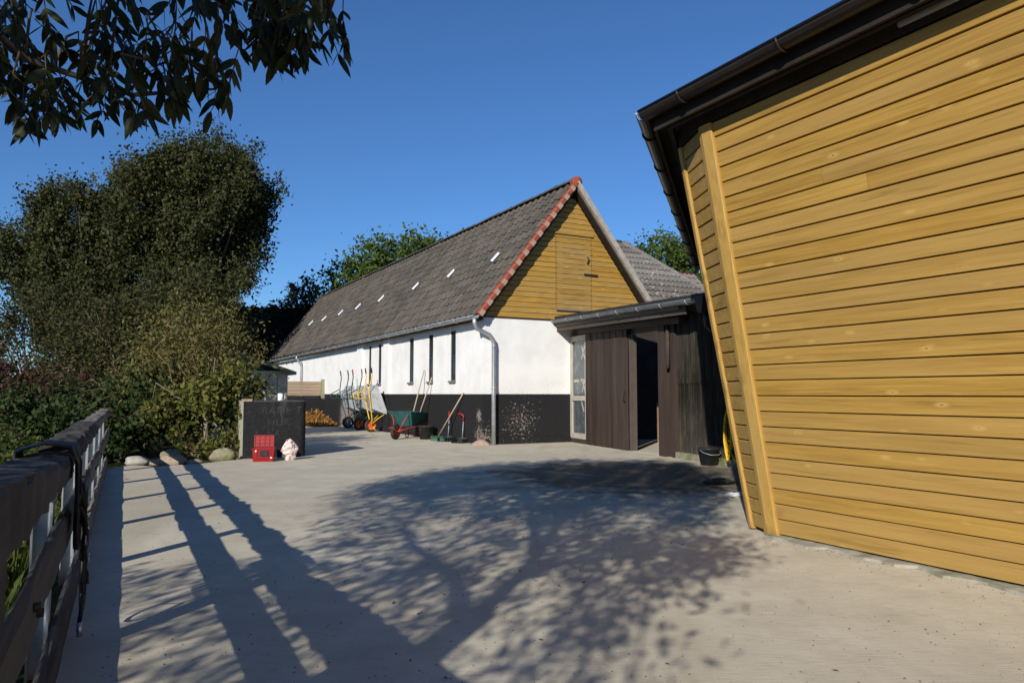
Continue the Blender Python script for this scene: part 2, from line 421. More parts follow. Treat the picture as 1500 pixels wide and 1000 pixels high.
M['leaf_nettle'] = leafmat('leaf_nettle', [(0.04, 0.065, 0.015), (0.06, 0.09, 0.022), (0.09, 0.11, 0.03), (0.12, 0.12, 0.045)], 0.3)
M['grass'] = leafmat('grass_blade', [(0.045, 0.075, 0.015), (0.07, 0.11, 0.022), (0.11, 0.13, 0.03), (0.18, 0.16, 0.07)], 0.3)

# ------------------------------------------------------------------ object helpers
def tag(o, label=None, cat=None, group=None, kind=None):
    if label: o['label'] = label
    if cat: o['category'] = cat
    if group: o['group'] = group
    if kind: o['kind'] = kind
    return o

def thing(name, label, cat, loc=(0, 0, 0), rz=0.0, group=None, rot=None):
    o = bpy.data.objects.new(name, None)
    o.empty_display_size = 0.2
    COL.objects.link(o)
    o.location = loc
    o.rotation_euler = rot if rot else (0, 0, rz)
    return tag(o, label, cat, group)

class MB:
    def __init__(s):
        s.v = []; s.f = []; s.sm = []
    def add(s, vs, fs, smooth=False):
        b = len(s.v)
        s.v.extend([tuple(p) for p in vs])
        for f in fs:
            s.f.append(tuple(b + i for i in f)); s.sm.append(smooth)
        return s
    def box(s, lo, hi):
        x0, y0, z0 = lo; x1, y1, z1 = hi
        return s.add([(x0, y0, z0), (x1, y0, z0), (x1, y1, z0), (x0, y1, z0), (x0, y0, z1), (x1, y0, z1), (x1, y1, z1), (x0, y1, z1)],
                     [(0, 3, 2, 1), (4, 5, 6, 7), (0, 1, 5, 4), (1, 2, 6, 5), (2, 3, 7, 6), (3, 0, 4, 7)])
    def prism(s, pa, pb):
        """two equal-length loops joined and capped"""
        n = len(pa)
        fs = [tuple(range(n - 1, -1, -1)), tuple(range(n, 2 * n))]
        fs += [(i, (i + 1) % n, n + (i + 1) % n, n + i) for i in range(n)]
        return s.add(list(pa) + list(pb), fs)
    def tube(s, pts, rad, seg=8, cap=True, smooth=True, flat=None):
        pts = [Vector(p) for p in pts]
        n = len(pts)
        rads = rad if isinstance(rad, (list, tuple)) else [rad] * n
        up = Vector((0, 0, 1))
        t0 = (pts[1] - pts[0]).normalized()
        side = t0.cross(up)
        if side.length < 1e-3: side = Vector((1, 0, 0))
        side.normalize()
        b = len(s.v)
        for i, p in enumerate(pts):
            t = (pts[min(i + 1, n - 1)] - pts[max(i - 1, 0)])
            if t.length < 1e-9: t = t0.copy()
            t.normalize()
            side = side - t * side.dot(t)
            if side.length < 1e-4: side = t.orthogonal()
            side.normalize()
            nn = side.cross(t)
            fl = flat if flat else 1.0
            for k in range(seg):
                a = 2 * math.pi * k / seg
                s.v.append(tuple(p + side * (math.cos(a) * rads[i]) + nn * (math.sin(a) * rads[i] * fl)))
        for i in range(n - 1):
            for k in range(seg):
                k2 = (k + 1) % seg
                s.f.append((b + i * seg + k, b + i * seg + k2, b + (i + 1) * seg + k2, b + (i + 1) * seg + k)); s.sm.append(smooth)
        if cap:
            s.f.append(tuple(b + k for k in range(seg - 1, -1, -1))); s.sm.append(False)
            s.f.append(tuple(b + (n - 1) * seg + k for k in range(seg))); s.sm.append(False)
        return s
    def lathe(s, prof, seg=16, c=(0, 0, 0), axis='z', closed=False):
        b = len(s.v); n = len(prof)
        for r, h in prof:
            for k in range(seg):
                a = 2 * math.pi * k / seg
                p = (r * math.cos(a), r * math.sin(a), h)
                if axis == 'y': p = (p[0], p[2], p[1])
                if axis == 'x': p = (p[2], p[0], p[1])
                s.v.append((p[0] + c[0], p[1] + c[1], p[2] + c[2]))
        for i in range(n if closed else n - 1):
            j = (i + 1) % n
            for k in range(seg):
                k2 = (k + 1) % seg
                s.f.append((b + i * seg + k, b + i * seg + k2, b + j * seg + k2, b + j * seg + k)); s.sm.append(True)
        return s
    def build(s, name, mat, parent=None, kind=None, label=None):
        me = bpy.data.meshes.new(name)
        me.from_pydata(s.v, [], s.f)
        me.polygons.foreach_set('use_smooth', s.sm)
        me.update()
        if mat is not None: me.materials.append(mat)
        o = bpy.data.objects.new(name, me)
        COL.objects.link(o)
        if parent is not None: o.parent = parent
        if kind: o['kind'] = kind
        if label: o['label'] = label
        return o

def np_obj(name, V, F, mat, parent=None, kind=None, smooth=False):
    V = np.asarray(V, np.float32); F = np.asarray(F, np.int32)
    me = bpy.data.meshes.new(name)
    k = F.shape[1]
    me.vertices.add(len(V)); me.vertices.foreach_set('co', V.ravel())
    me.loops.add(F.size); me.loops.foreach_set('vertex_index', F.ravel())
    me.polygons.add(len(F)); me.polygons.foreach_set('loop_start', np.arange(0, F.size, k, dtype=np.int32))
    me.update(calc_edges=True)
    me.materials.append(mat)
    o = bpy.data.objects.new(name, me)
    COL.objects.link(o)
    if parent is not None: o.parent = parent
    if kind: o['kind'] = kind
    return o

def link_copy(o, parent, name=None):
    c = o.copy()
    if name: c.name = name
    COL.objects.link(c)
    c.parent = parent
    return c

def leaf_quads(P, size, rng, droop=0.0, aspect=0.5, sizevar=0.35):
    """diamond leaves, folded a little along the midrib"""
    n = len(P)
    d = rng.normal(size=(n, 3)); d[:, 2] -= droop
    d /= np.linalg.norm(d, axis=1, keepdims=True)
    r = rng.normal(size=(n, 3))
    sd = np.cross(d, r); sd /= np.linalg.norm(sd, axis=1, keepdims=True) + 1e-9
    nn = np.cross(sd, d)
    L = size * (1 + sizevar * (rng.random((n, 1)) * 2 - 1))
    W = L * aspect * 0.5
    p0 = P; p2 = P + d * L
    mid = P + d * L * 0.45 + nn * W * 0.35
    p1 = mid + sd * W; p3 = mid - sd * W
    V = np.stack([p0, p1, p2, p3], 1).reshape(-1, 3)
    F = np.arange(4 * n).reshape(n, 4)
    return V, F

# ------------------------------------------------------------------ setting: ground and yard
def sheet(name, poly, z, mat, kind='structure', thick=0.0):
    mb = MB()
    n = len(poly)
    mb.add([(x, y, z) for x, y in poly], [tuple(range(n))])
    if thick:
        mb.add([(x, y, z) for x, y in poly] + [(x, y, z - thick) for x, y in poly], [(i, n + i, n + (i + 1) % n, (i + 1) % n) for i in range(n)])
    o = mb.build(name, mat)
    o['kind'] = kind
    return o

ring = [(500 * math.cos(a), 500 * math.sin(a)) for a in np.linspace(0, 2 * math.pi, 49)[:-1]]
sheet('ground', ring, -0.06, M['field'])
FD = (math.sin(R(-27.2)), math.cos(R(-27.2)))          # along the fence, away from the camera
FW = (math.cos(R(27.2)), math.sin(R(27.2)))            # to the yard side of the fence
FA = (-1.739, 2.948)
def fxy(s, w=0.0): return (FA[0] + FD[0] * s + FW[0] * w, FA[1] + FD[1] * s + FW[1] * w)
yard = [fxy(-14, -0.06), fxy(9.2, -0.06), (-5.9, 11.75), (-5.45, 11.55), (-4.95, 12.0), (-4.62, 12.75), (-5.2, 14.6), (-6.6, 16.4), (-9.5, 31), (3, 36), (16, 30), (22, 8), (22, -14), (6, -14)]
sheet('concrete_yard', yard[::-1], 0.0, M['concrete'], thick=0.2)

# ------------------------------------------------------------------ white barn
BR = R(28.109)
BARN = (-0.636, 16.398, 0)
barn = thing('barn', 'long white barn with black tarred base, tiled roof and yellow timber gable', 'barn', BARN, BR)
L_B, W_B, H_B = 24.0, 4.66, 2.84
WIN = [(1.62, 0.30), (3.03, 0.30), (4.42, 0.32), (7.13, 0.27), (8.11, 0.25)]
ZS, ZT = 1.42, 2.60
mb = MB()
TH = 0.32
ys = [0.0]
for c, w in WIN: ys += [c - w / 2, c + w / 2]
ys.append(L_B)
for i in range(0, len(ys), 2):
    mb.box((0, ys[i] + (0.0 if i else 0.0), -0.1), (TH, ys[i + 1], H_B))
for c, w in WIN:
    mb.box((0, c - w / 2, -0.1), (TH, c + w / 2, ZS))
    mb.box((0, c - w / 2, ZT), (TH, c + w / 2, H_B))
mb.box((TH, 0, -0.1), (W_B, TH, H_B - 0.04))               # gable wall
mb.box((W_B - TH, TH, -0.1), (W_B, L_B, H_B))              # hidden long wall
mb.box((TH, L_B - TH, -0.1), (W_B - TH, L_B, H_B))
wall = mb.build('wall', M['barn_wall'], barn)
# plinth step at the foot of the gable
MB().box((0.5, -0.035, -0.05), (2.3, -0.001, 0.13)).build('plinth', M['barn_wall'], barn)
for y0, y1 in ((6.15, 6.6), (8.75, 9.3)):
    MB().box((-0.07, y0, -0.05), (-0.001, y1, H_B - 0.1)).build('pilaster', M['barn_wall'], barn)
for c, w in WIN:
    fr = MB()
    a, b = c - w / 2, c + w / 2
    for lo, hi in (((0.015, a, ZS), (0.06, a + 0.035, ZT)), ((0.015, b - 0.035, ZS), (0.06, b, ZT)), ((0.017, a + 0.035, ZS), (0.058, b - 0.035, ZS + 0.04)),
                   ((0.017, a + 0.035, ZT - 0.04), (0.058, b - 0.035, ZT)), ((0.019, a + 0.035, (ZS + ZT) / 2 - 0.015), (0.056, b - 0.035, (ZS + ZT) / 2 + 0.015))):
        fr.box(lo, hi)
    wo = fr.build('window', M['dark_frame'], barn)
    MB().box((0.03, a + 0.03, ZS + 0.03), (0.04, b - 0.03, ZT - 0.03)).build('pane', M['glass'], wo)
    MB().prism([(-0.06, a - 0.03, ZS - 0.05), (0.02, a - 0.03, ZS - 0.05), (0.02, a - 0.03, ZS + 0.002), (-0.06, a - 0.03, ZS - 0.012)],
               [(-0.06, b + 0.03, ZS - 0.05), (0.02, b + 0.03, ZS - 0.05), (0.02, b + 0.03, ZS + 0.002), (-0.06, b + 0.03, ZS - 0.012)]).build('sill', M['sill_slate'], wo)

# roof
SLOPE = 1.29
EU, EZ = -0.20, 2.80
RU = W_B / 2
RZ = EZ + (RU - EU) * SLOPE
ang = math.atan(SLOPE)
SL = (RU - EU) / math.cos(ang)
VV = -0.22
mb = MB()
tv = 0.05
def rp(u, v, off=0.0):    # point on the left roof slope, off = distance under the tile plane
    return (u + math.sin(ang) * off, v, EZ + (u - EU) * SLOPE - math.cos(ang) * off)
def rp2(u, v, off=0.0):
    p = rp(u, v, off)
    return (W_B - p[0], p[1], p[2])
for fn in (rp, rp2):
    q = [fn(EU + 0.03, VV + 0.02, 0.03), fn(RU, VV + 0.02, 0.03), fn(RU, L_B + 0.2, 0.03), fn(EU + 0.03, L_B + 0.2, 0.03)]
    q2 = [fn(EU + 0.03, VV + 0.02, 0.10), fn(RU - 0.0, VV + 0.02, 0.10), fn(RU, L_B + 0.2, 0.10), fn(EU + 0.03, L_B + 0.2, 0.10)]
    mb.prism(q, q2)
roof = mb.build('roof', M['tile'], barn)

# roof tiles: interlocking pan with a raised roll, laid in courses
NC = 14
PITCH = SL / NC
TW = 0.30
def tile_profile():
    return [(0.0, 0.006), (0.03, 0.002), (0.12, 0.0), (0.165, 0.008), (0.19, 0.034), (0.225, 0.046), (0.26, 0.034), (0.285, 0.010), (0.30, 0.004)]
def tile_mesh():
    pr = tile_profile(); n = len(pr)
    Ln = PITCH + 0.06
    v = [(0.0, x, z + 0.032) for x, z in pr] + [(Ln, x, z + 0.004) for x, z in pr] + [(0.0, x, z + 0.010) for x, z in pr]
    f = [(i, i + 1, n + i + 1, n + i) for i in range(n - 1)] + [(2 * n + i, 2 * n + i + 1, i + 1, i) for i in range(n - 1)]
    return v, f
tv_, tf_ = tile_mesh()
tme = bpy.data.meshes.new('roof_tile')
tme.from_pydata(tv_, [], tf_); tme.update(); tme.materials.append(M['tile'])
gme = bpy.data.meshes.new('glass_tile')
gme.from_pydata(tv_, [], tf_); gme.update(); gme.materials.append(M['glass_tile'])
tx = Vector((math.cos(ang), 0, math.sin(ang))); ty = Vector((0, 1, 0)); tz = tx.cross(ty)
TM = Matrix(((tx.x, ty.x, tz.x), (tx.y, ty.y, tz.y), (tx.z, ty.z, tz.z)))
if tz.z < 0: tz = -tz
def tile_matrix(u0, v0, jit):
    m3 = Matrix((tx, ty, tz)).transposed()
    m4 = m3.to_4x4()
    p = Vector(rp(u0, v0, 0.0)) + tz * jit
    m4.translation = p
    return m4
GLASS_COLS = [int(round((v + 0.12) / TW)) for v in (0.97, 3.65, 6.6, 9.65, 12.4, 15.0, 17.6, 20.0)]
ncol = int((L_B + 0.3) / TW)
count = 0
bulkV, bulkF = [], []
order = sorted([(j, i) for j in range(ncol) for i in range(NC)], key=lambda t: (t[0], t[1]))
for j, i in order:
    u0 = EU + (RU - EU) * i / NC
    v0 = VV + 0.05 + j * TW + rnd.uniform(-0.004, 0.004)
    glass = (i == 6 and j in GLASS_COLS)
    mt = tile_matrix(u0, v0, rnd.uniform(0, 0.012) + (0.02 if rnd.random() < 0.02 else 0))
    mt = mt @ Matrix.Rotation(rnd.gauss(0, 0.012), 4, 'Z')
    if glass:
        o = bpy.data.objects.new('glass_tile', gme)
        COL.objects.link(o); o.parent = roof
        o.matrix_local = mt @ Matrix.Translation((0.02, 0.13, 0.03)) @ Matrix.Diagonal((0.85, 0.32, 1.0, 1.0))
        o['label'] = 'clear glass roof tile'
    if count < 292:
        o = bpy.data.objects.new('roof_tile', tme)
        COL.objects.link(o)
        o.parent = roof
        o.matrix_local = mt
        count += 1
    else:
        b = len(bulkV)
        bulkV.extend([tuple(mt @ Vector(p)) for p in tv_])
        bulkF.extend([tuple(b + k for k in f) for f in tf_])
bk = MB(); bk.v = bulkV; bk.f = bulkF; bk.sm = [False] * len(bulkF)
bk.build('roof_tile_courses', M['tile'], roof, 'stuff')
# ridge tiles
rme = MB()
pr = [(0.14 * math.cos(a), 0.11 * math.sin(a) - 0.03) for a in np.linspace(0.15, math.pi - 0.15, 8)]
rme.add([(x, 0, z) for x, z in pr] + [(x * 0.93, 0.42, z * 0.93) for x, z in pr], [(i, i + 1, 8 + i + 1, 8 + i) for i in range(7)], True)
r0 = rme.build('ridge_tile', M['tile'], roof)
r0.location = (RU, VV + 0.02, RZ + 0.02)
for k in range(1, 62):
    c = link_copy(r0, roof); c.location = (RU, VV + 0.02 + 0.39 * k, RZ + 0.02 + rnd.uniform(-0.008, 0.008))
# end cap of the ridge
MB().lathe([(0.001, -0.03), (0.12, -0.03), (0.135, 0.0), (0.135, 0.12)], 14, (RU, VV - 0.02, RZ - 0.01), 'y').build('ridge_cap', M['clay_red'], roof)
# verge: red clay tiles bedded on pale mortar, one per course
for i in range(NC):
    u0 = EU + (RU - EU) * i / NC; u1 = EU + (RU - EU) * (i + 1.12) / NC
    if i == NC - 1: u1 = RU - 0.02
    vt = MB()
    a0 = Vector(rp(u0, VV)); a1 = Vector(rp(u1, VV))
    def xs(p, lift):
        return [tuple(p + tz * (0.02 + lift) + Vector((0, 0.10, 0))), tuple(p + tz * (0.05 + lift) + Vector((0, 0.06, 0))), tuple(p + tz * (0.05 + lift) + Vector((0, -0.03, 0))),
                tuple(p + tz * (0.015 + lift) + Vector((0, -0.06, 0))), tuple(p - tz * (0.055 - lift) + Vector((0, -0.06, 0))), tuple(p - tz * (0.055 - lift) + Vector((0, -0.035, 0))), tuple(p + Vector((0, 0.10, 0)))]
    vt.prism(xs(a0, 0.022), xs(a1, 0.0)); vt.build('verge_tile', M['clay_red'], roof)
    m0 = a0.lerp(a1, 0.02); m1 = a0.lerp(a1, 0.42)
    MB().prism([tuple(m0 + tz * 0.055 + Vector((0, -0.063, 0))), tuple(m0 - tz * 0.06 + Vector((0, -0.063, 0))), tuple(m0 - tz * 0.06 + Vector((0, 0.0, 0))), tuple(m0 + tz * 0.055)],
               [tuple(m1 + tz * 0.040 + Vector((0, -0.062, 0))), tuple(m1 - tz * 0.06 + Vector((0, -0.062, 0))), tuple(m1 - tz * 0.06), tuple(m1 + tz * 0.04)]).build('mortar', M['mortar'], roof)
# right verge: weathered pale pieces
for i in range(9):
    a0 = RU - EU
    t0, t1 = i / 9, (i + 1.06) / 9
    def pv(t, off, dv_): 
        u = RU - (RU - EU) * t
        p = rp2(u, VV + dv_, off)
        return p
    if t1 > 1: t1 = 1.0
    MB().prism([pv(t0, -0.04, -0.05), pv(t0, 0.09, -0.05), pv(t0, 0.09, 0.06), pv(t0, -0.04, 0.06)],
               [pv(t1, -0.05, -0.055), pv(t1, 0.08, -0.055), pv(t1, 0.08, 0.06), pv(t1, -0.05, 0.06)]).build('verge_board', M['verge_grey'], roof)
# purlin ends and boarded soffit under the left verge
sf = MB()
sf.prism([rp(EU + 0.05, VV + 0.03, 0.105), rp(RU - 0.05, VV + 0.03, 0.105), rp(RU - 0.05, 0.02, 0.105), rp(EU + 0.05, 0.02, 0.105)],
         [rp(EU + 0.05, VV + 0.03, 0.125), rp(RU - 0.05, VV + 0.03, 0.125), rp(RU - 0.05, 0.02, 0.125), rp(EU + 0.05, 0.02, 0.125)])
sf.prism([rp2(EU + 0.05, VV + 0.03, 0.105), rp2(RU - 0.05, VV + 0.03, 0.105), rp2(RU - 0.05, 0.02, 0.105), rp2(EU + 0.05, 0.02, 0.105)],
         [rp2(EU + 0.05, VV + 0.03, 0.125), rp2(RU - 0.05, VV + 0.03, 0.125), rp2(RU - 0.05, 0.02, 0.125), rp2(EU + 0.05, 0.02, 0.125)])
sf.build('soffit', M['soffit'], barn)
# boarding behind the gable boards
MB().prism([(0.02, 0.02, H_B - 0.04), (W_B - 0.02, 0.02, H_B - 0.04), (RU, 0.02, RZ - 0.24)], [(0.02, 0.10, H_B - 0.04), (W_B - 0.02, 0.10, H_B - 0.04), (RU, 0.10, RZ - 0.24)]).build('gable_backing', M['soffit'], barn)
# gable boards and hatch
HU0, HU1, HZ0, HZ1 = 1.89, 2.86, 3.06, 4.84
bh = 0.121
def roof_u(z, off=0.15): return EU + (z - EZ) / SLOPE + off / math.sin(ang)
def board_x(mbx, x0a, x0b, x1a, x1b, z0, z1, y, d=0.022):
    mbx.prism([(x0a, y, z0), (x0a, y - d, z0 + 0.003), (x0b, y - d, z1 - 0.022), (x0b, y - 0.008, z1 - 0.006), (x0b, y, z1 - 0.006)],
              [(x1a, y, z0), (x1a, y - d, z0 + 0.003), (x1b, y - d, z1 - 0.022), (x1b, y - 0.008, z1 - 0.006), (x1b, y, z1 - 0.006)])
hatch = None
hb = MB()
for lo, hi in (((HU0 + 0.05, -0.006, HZ0 + 0.1), (HU0 + 0.17, 0.014, HZ1 - 0.1)), ((HU1 - 0.17, -0.006, HZ0 + 0.1), (HU1 - 0.05, 0.014, HZ1 - 0.1))):
    hb.box(lo, hi)
hatch = hb.build('hatch', M['gable_wood'], barn)
z = 2.815
while z < RZ - 0.4:
    z1 = z + bh
    xa, xb = roof_u(z), roof_u(z1)
    ra, rb = W_B - xa, W_B - xb
    if rb - xb > 0.05:
        if z1 > HZ0 + 0.03 and z < HZ1 - 0.03:
            segs = [('gable_board', xa, xb, HU0 - 0.018, HU0 - 0.018, barn), ('hatch_board', HU0, HU0, HU1, HU1, hatch), ('gable_board', HU1 + 0.018, HU1 + 0.018, ra, rb, barn)]
        else:
            segs = [('gable_board', xa, xb, ra, rb, barn)]
        for nm, a, b, c, d, par in segs:
            if c - a < 0.02: continue
            mbx = MB(); board_x(mbx, a, b, c, d, z, z1, 0.018 if par is barn else 0.010)
            mbx.build(nm, M['gable_wood'] if par is barn else M['hatch_wood'], par)
    z = z1
MB().box((HU0 - 0.04, -0.045, HZ1 - 0.012), (HU1 + 0.05, -0.012, HZ1 + 0.022)).build('drip_strip', M['gable_wood'], hatch)
MB().box((HU0 - 0.02, -0.05, HZ0 - 0.03), (HU1 + 0.0, -0.012, HZ0 + 0.008)).build('drip_strip', M['grey_wood'], hatch)
MB().box((HU1 - 0.22, -0.045, 3.90), (HU1 + 0.16, -0.022, 3.94)).build('bolt', M['hatch_iron'], hatch)
MB().tube([(HU1 - 0.13, -0.03, 4.34), (HU1 - 0.10, -0.06, 4.30), (HU1 - 0.13, -0.06, 4.22), (HU1 - 0.12, -0.03, 4.18)], 0.014, 6).build('pull', M['hatch_iron'], hatch)
MB().box((0.0, -0.02, H_B - 0.055), (W_B, 0.03, H_B - 0.03)).build('gable_sill', M['soffit'], barn)
# eaves: fascia, gutter with brackets, two downpipes
MB().box((-0.10, VV + 0.04, 2.70), (-0.075, L_B, 2.83)).build('fascia', M['soffit'], barn)
def half_gutter(p0, p1, r, mat, parent, name='gutter', seg=8, t=0.006):
    p0 = Vector(p0); p1 = Vector(p1)
    d = (p1 - p0).normalized(); sd = d.cross(Vector((0, 0, 1))).normalized(); up = sd.cross(d)
    m = MB(); vs = []
    for p in (p0, p1):
        for rr in (r, r - t):
            for k in range(seg + 1):
                a = math.pi + math.pi * k / seg
                vs.append(tuple(p + sd * (math.cos(a) * rr) + up * (math.sin(a) * rr)))
    n = seg + 1; fs = []
    for k in range(seg):
        fs.append((k, k + 1, 2 * n + k + 1, 2 * n + k)); fs.append((n + k + 1, n + k, 3 * n + k, 3 * n + k + 1))
        fs.append((k, n + k, n + k + 1, k + 1)); fs.append((2 * n + k, 2 * n + k + 1, 3 * n + k + 1, 3 * n + k))
    fs += [(0, 2 * n, 3 * n, n), (n - 1, 2 * n - 1, 4 * n - 1, 3 * n - 1)]
    m.add(vs, fs, False)
    # bead along the outer lip
    m.tube([p0 + sd * r, p1 + sd * r], 0.011, 6)
    m.tube([p0 - sd * r, p1 - sd * r], 0.011, 6)
    return m.build(name, mat, parent)
GX, GZ = -0.275, 2.785
gut = half_gutter((GX, VV - 0.02, GZ), (GX, L_B, GZ - 0.05), 0.066, M['zinc'], barn)
for k in range(30):
    v = VV + 0.25 + k * 0.8
    if v > L_B: break
    zz = GZ - 0.05 * v / L_B
    pts = [(GX + 0.073 * math.cos(a), v, zz + 0.073 * math.sin(a)) for a in np.linspace(math.pi, 2 * math.pi, 9)]
    MB().tube(pts, 0.009, 5).build('gutter_bracket', M['zinc'], gut)
dp = MB()
dp.tube([(GX, VV + 0.07, GZ - 0.04), (GX, VV + 0.07, GZ - 0.16), (GX + 0.05, VV + 0.08, GZ - 0.27), (0.10, VV + 0.10, GZ - 0.40), (0.19, -0.11, GZ - 0.50), (0.215, -0.10, GZ - 0.60), (0.215, -0.10, 1.2), (0.215, -0.10, -0.02)], 0.048, 12)
dpo = dp.build('downpipe', M['zinc'], barn)
MB().tube([(0.215, -0.10, 1.20), (0.215, -0.10, 1.24), ], 0.056, 12).build('pipe_collar', M['zinc'], dpo)
MB().tube([(0.215, -0.10, GZ - 0.66), (0.215, -0.10, GZ - 0.63), ], 0.054, 12).build('pipe_collar', M['zinc'], dpo)
MB().tube([(GX, 17.4, GZ - 0.06), (GX, 17.4, GZ - 0.18), (GX + 0.06, 17.4, GZ - 0.28), (-0.1, 17.4, GZ - 0.42), (-0.06, 17.4, GZ - 0.55), (-0.06, 17.4, 0.0)], 0.045, 10).build('downpipe', M['zinc'], barn)
# lump of render at the corner foot
lm = MB().lathe([(0.22, -0.02), (0.18, 0.04), (0.09, 0.10), (0.001, 0.12)], 10, (-0.05, -0.03, 0))
lm.v = [(x * (1 + 0.25 * math.sin(9 * y)), y * (1 + 0.3 * math.sin(13 * x)), z) for x, y, z in lm.v]
lm.build('render_foot', M['mortar'], barn)

# ------------------------------------------------------------------ lean-to shed between barn and hall
LR = R(19.033)
LEAN = (2.787, 13.439, 0)
lean = thing('lean_to', 'low dark timber lean-to with open sliding door between white barn and yellow hall', 'shed', LEAN, LR)
def gz(s): return 2.57 + (2.80 - 2.57) * (s + 1.93) / 6.4       # gutter height
# carcass: ceiling/roof, back, sides
mb = MB()
mb.prism([(-0.46, -2.25, gz(-2.25) + 0.02), (-0.46, 4.30, gz(4.3) + 0.02), (3.3, 3.0, 3.0), (3.3, -2.25, 2.85)],
         [(-0.46, -2.25, gz(-2.25) + 0.09), (-0.46, 4.30, gz(4.3) + 0.09), (3.3, 3.0, 3.08), (3.3, -2.25, 2.93)])
mb.build('roof', M['felt'], lean)
MB().box((3.22, -2.2, -0.05), (3.3, 3.1, 2.85)).box((0.08, -0.42, -0.02), (3.2, -0.36, 2.6)).build('dark_inner_panel', M['interior'], lean)
q0, q1 = 2.36, 6.6
inv = Matrix.Translation(LEAN) @ Matrix.Rotation(LR, 4, 'Z'); inv.invert()
bw = Matrix.Translation(BARN) @ Matrix.Rotation(BR, 4, 'Z')
lin = [inv @ bw @ Vector((u, v, z)) for u, v, z in ((q0, -0.05, 0), (q1, -0.05, 0), (q1, -0.02, 0), (q0, -0.02, 0), (q0, -0.05, 2.72), (q1, -0.05, 2.85), (q1, -0.02, 2.85), (q0, -0.02, 2.72))]
MB().prism(lin[:4], lin[4:]).build('dark_inner_panel', M['interior'], lean)  # added dark lining over the white gable, standing in for the room's shade
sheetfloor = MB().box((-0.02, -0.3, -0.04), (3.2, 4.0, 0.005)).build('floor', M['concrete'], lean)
# header beam, fascia boards, soffit boards
MB().prism([(0.03, -2.2, 2.27), (0.11, -2.2, 2.27), (0.11, 4.22, 2.29), (0.03, 4.22, 2.29)], [(0.03, -2.2, gz(-2.2)), (0.11, -2.2, gz(-2.2)), (0.11, 4.22, gz(4.22)), (0.03, 4.22, gz(4.22))]).build('header', M['brown_beam'], lean)
MB().prism([(-0.40, -1.25, gz(-1.25) - 0.20), (-0.37, -1.25, gz(-1.25) - 0.20), (-0.37, -1.25, gz(-1.25) - 0.02), (-0.40, -1.25, gz(-1.25) - 0.02)],
           [(-0.40, 4.25, gz(4.25) - 0.25), (-0.37, 4.25, gz(4.25) - 0.25), (-0.37, 4.25, gz(4.25) - 0.02), (-0.40, 4.25, gz(4.25) - 0.02)]).build('fascia', M['brown_beam'], lean)
MB().prism([(-0.435, -1.1, gz(-1.1) - 0.115), (-0.402, -1.1, gz(-1.1) - 0.115), (-0.402, -1.1, gz(-1.1) - 0.06), (-0.435, -1.1, gz(-1.1) - 0.06)],
           [(-0.435, 4.22, gz(4.22) - 0.15), (-0.402, 4.22, gz(4.22) - 0.15), (-0.402, 4.22, gz(4.22) - 0.06), (-0.435, 4.22, gz(4.22) - 0.06)]).build('fascia_strip', M['grey_wood'], lean)
MB().prism([(-0.22, -0.75, 2.30), (-0.12, -0.75, 2.30), (-0.12, -0.75, 2.40), (-0.22, -0.75, 2.40)], [(-0.22, 3.4, 2.43), (-0.12, 3.4, 2.43), (-0.12, 3.4, 2.53), (-0.22, 3.4, 2.53)]).build('door_track', M['brown_beam'], lean)
MB().prism([(-0.37, -2.2, gz(-2.2) - 0.03), (0.06, -2.2, gz(-2.2) - 0.0), (0.06, 4.2, gz(4.2) - 0.0), (-0.37, 4.2, gz(4.2) - 0.03)],
           [(-0.37, -2.2, gz(-2.2) - 0.01), (0.06, -2.2, gz(-2.2) + 0.015), (0.06, 4.2, gz(4.2) + 0.015), (-0.37, 4.2, gz(4.2) - 0.01)]).build('soffit', M['brown_beam'], lean)
lg = half_gutter((-0.50, -1.93, gz(-1.93)), (-0.50, 4.42, gz(4.42)), 0.066, M['dull_zinc'], lean)
for k in range(8):
    s = -1.5 + 0.8 * k
    pts = [(-0.50 + 0.072 * math.cos(a), s, gz(s) + 0.072 * math.sin(a)) for a in np.linspace(math.pi, 2 * math.pi, 9)]
    MB().tube(pts, 0.009, 5).build('gutter_bracket', M['zinc'], lg)
hop = MB().prism([(-0.60, -2.02, 2.34), (-0.42, -2.02, 2.34), (-0.42, -1.9, 2.34), (-0.60, -1.9, 2.34)], [(-0.62, -2.08, 2.60), (-0.40, -2.08, 2.60), (-0.40, -1.84, 2.60), (-0.62, -1.84, 2.60)])
hop.tube([(-0.50, -1.96, 2.36), (-0.48, -1.96, 2.15), (-0.2, -1.98, 1.95), (-0.10, -1.98, 1.8), (-0.10, -1.98, 0.3)], 0.04, 10)
hop.build('rain_hopper', M['black_plastic'], lean)
# sliding door: vertical planks
door = MB().box((-0.055, 1.42, 0.25), (-0.035, 3.33, 0.37)).box((-0.055, 1.42, 2.0), (-0.035, 3.33, 2.12)).build('sliding_door', M['brown_plank'], lean)
npl = 13
for k in range(npl):
    y0 = 1.40 + k * (1.95 / npl); y1 = y0 + 1.95 / npl - 0.004
    d = 0.028 + rnd.uniform(-0.004, 0.004) + (0.008 if k % 2 else 0)
    MB().prism([(-0.056, y0, 0.0 + rnd.uniform(0, 0.03)), (-0.056, y1, 0.015), (-0.056 - d, y1 - 0.004, 0.015), (-0.056 - d, y0 + 0.004, 0.015)],
               [(-0.056, y0, 2.42 + 0.03 * k / npl), (-0.056, y1, 2.42 + 0.03 * k / npl), (-0.056 - d, y1 - 0.004, 2.42 + 0.03 * k / npl), (-0.056 - d, y0 + 0.004, 2.42 + 0.03 * k / npl)]).build('plank', M['brown_plank'], door)
MB().tube([(-0.10, 1.46, 0.95), (-0.14, 1.46, 0.98), (-0.14, 1.46, 1.12), (-0.10, 1.46, 1.15)], 0.012, 6).build('handle', M['hatch_iron'], door)
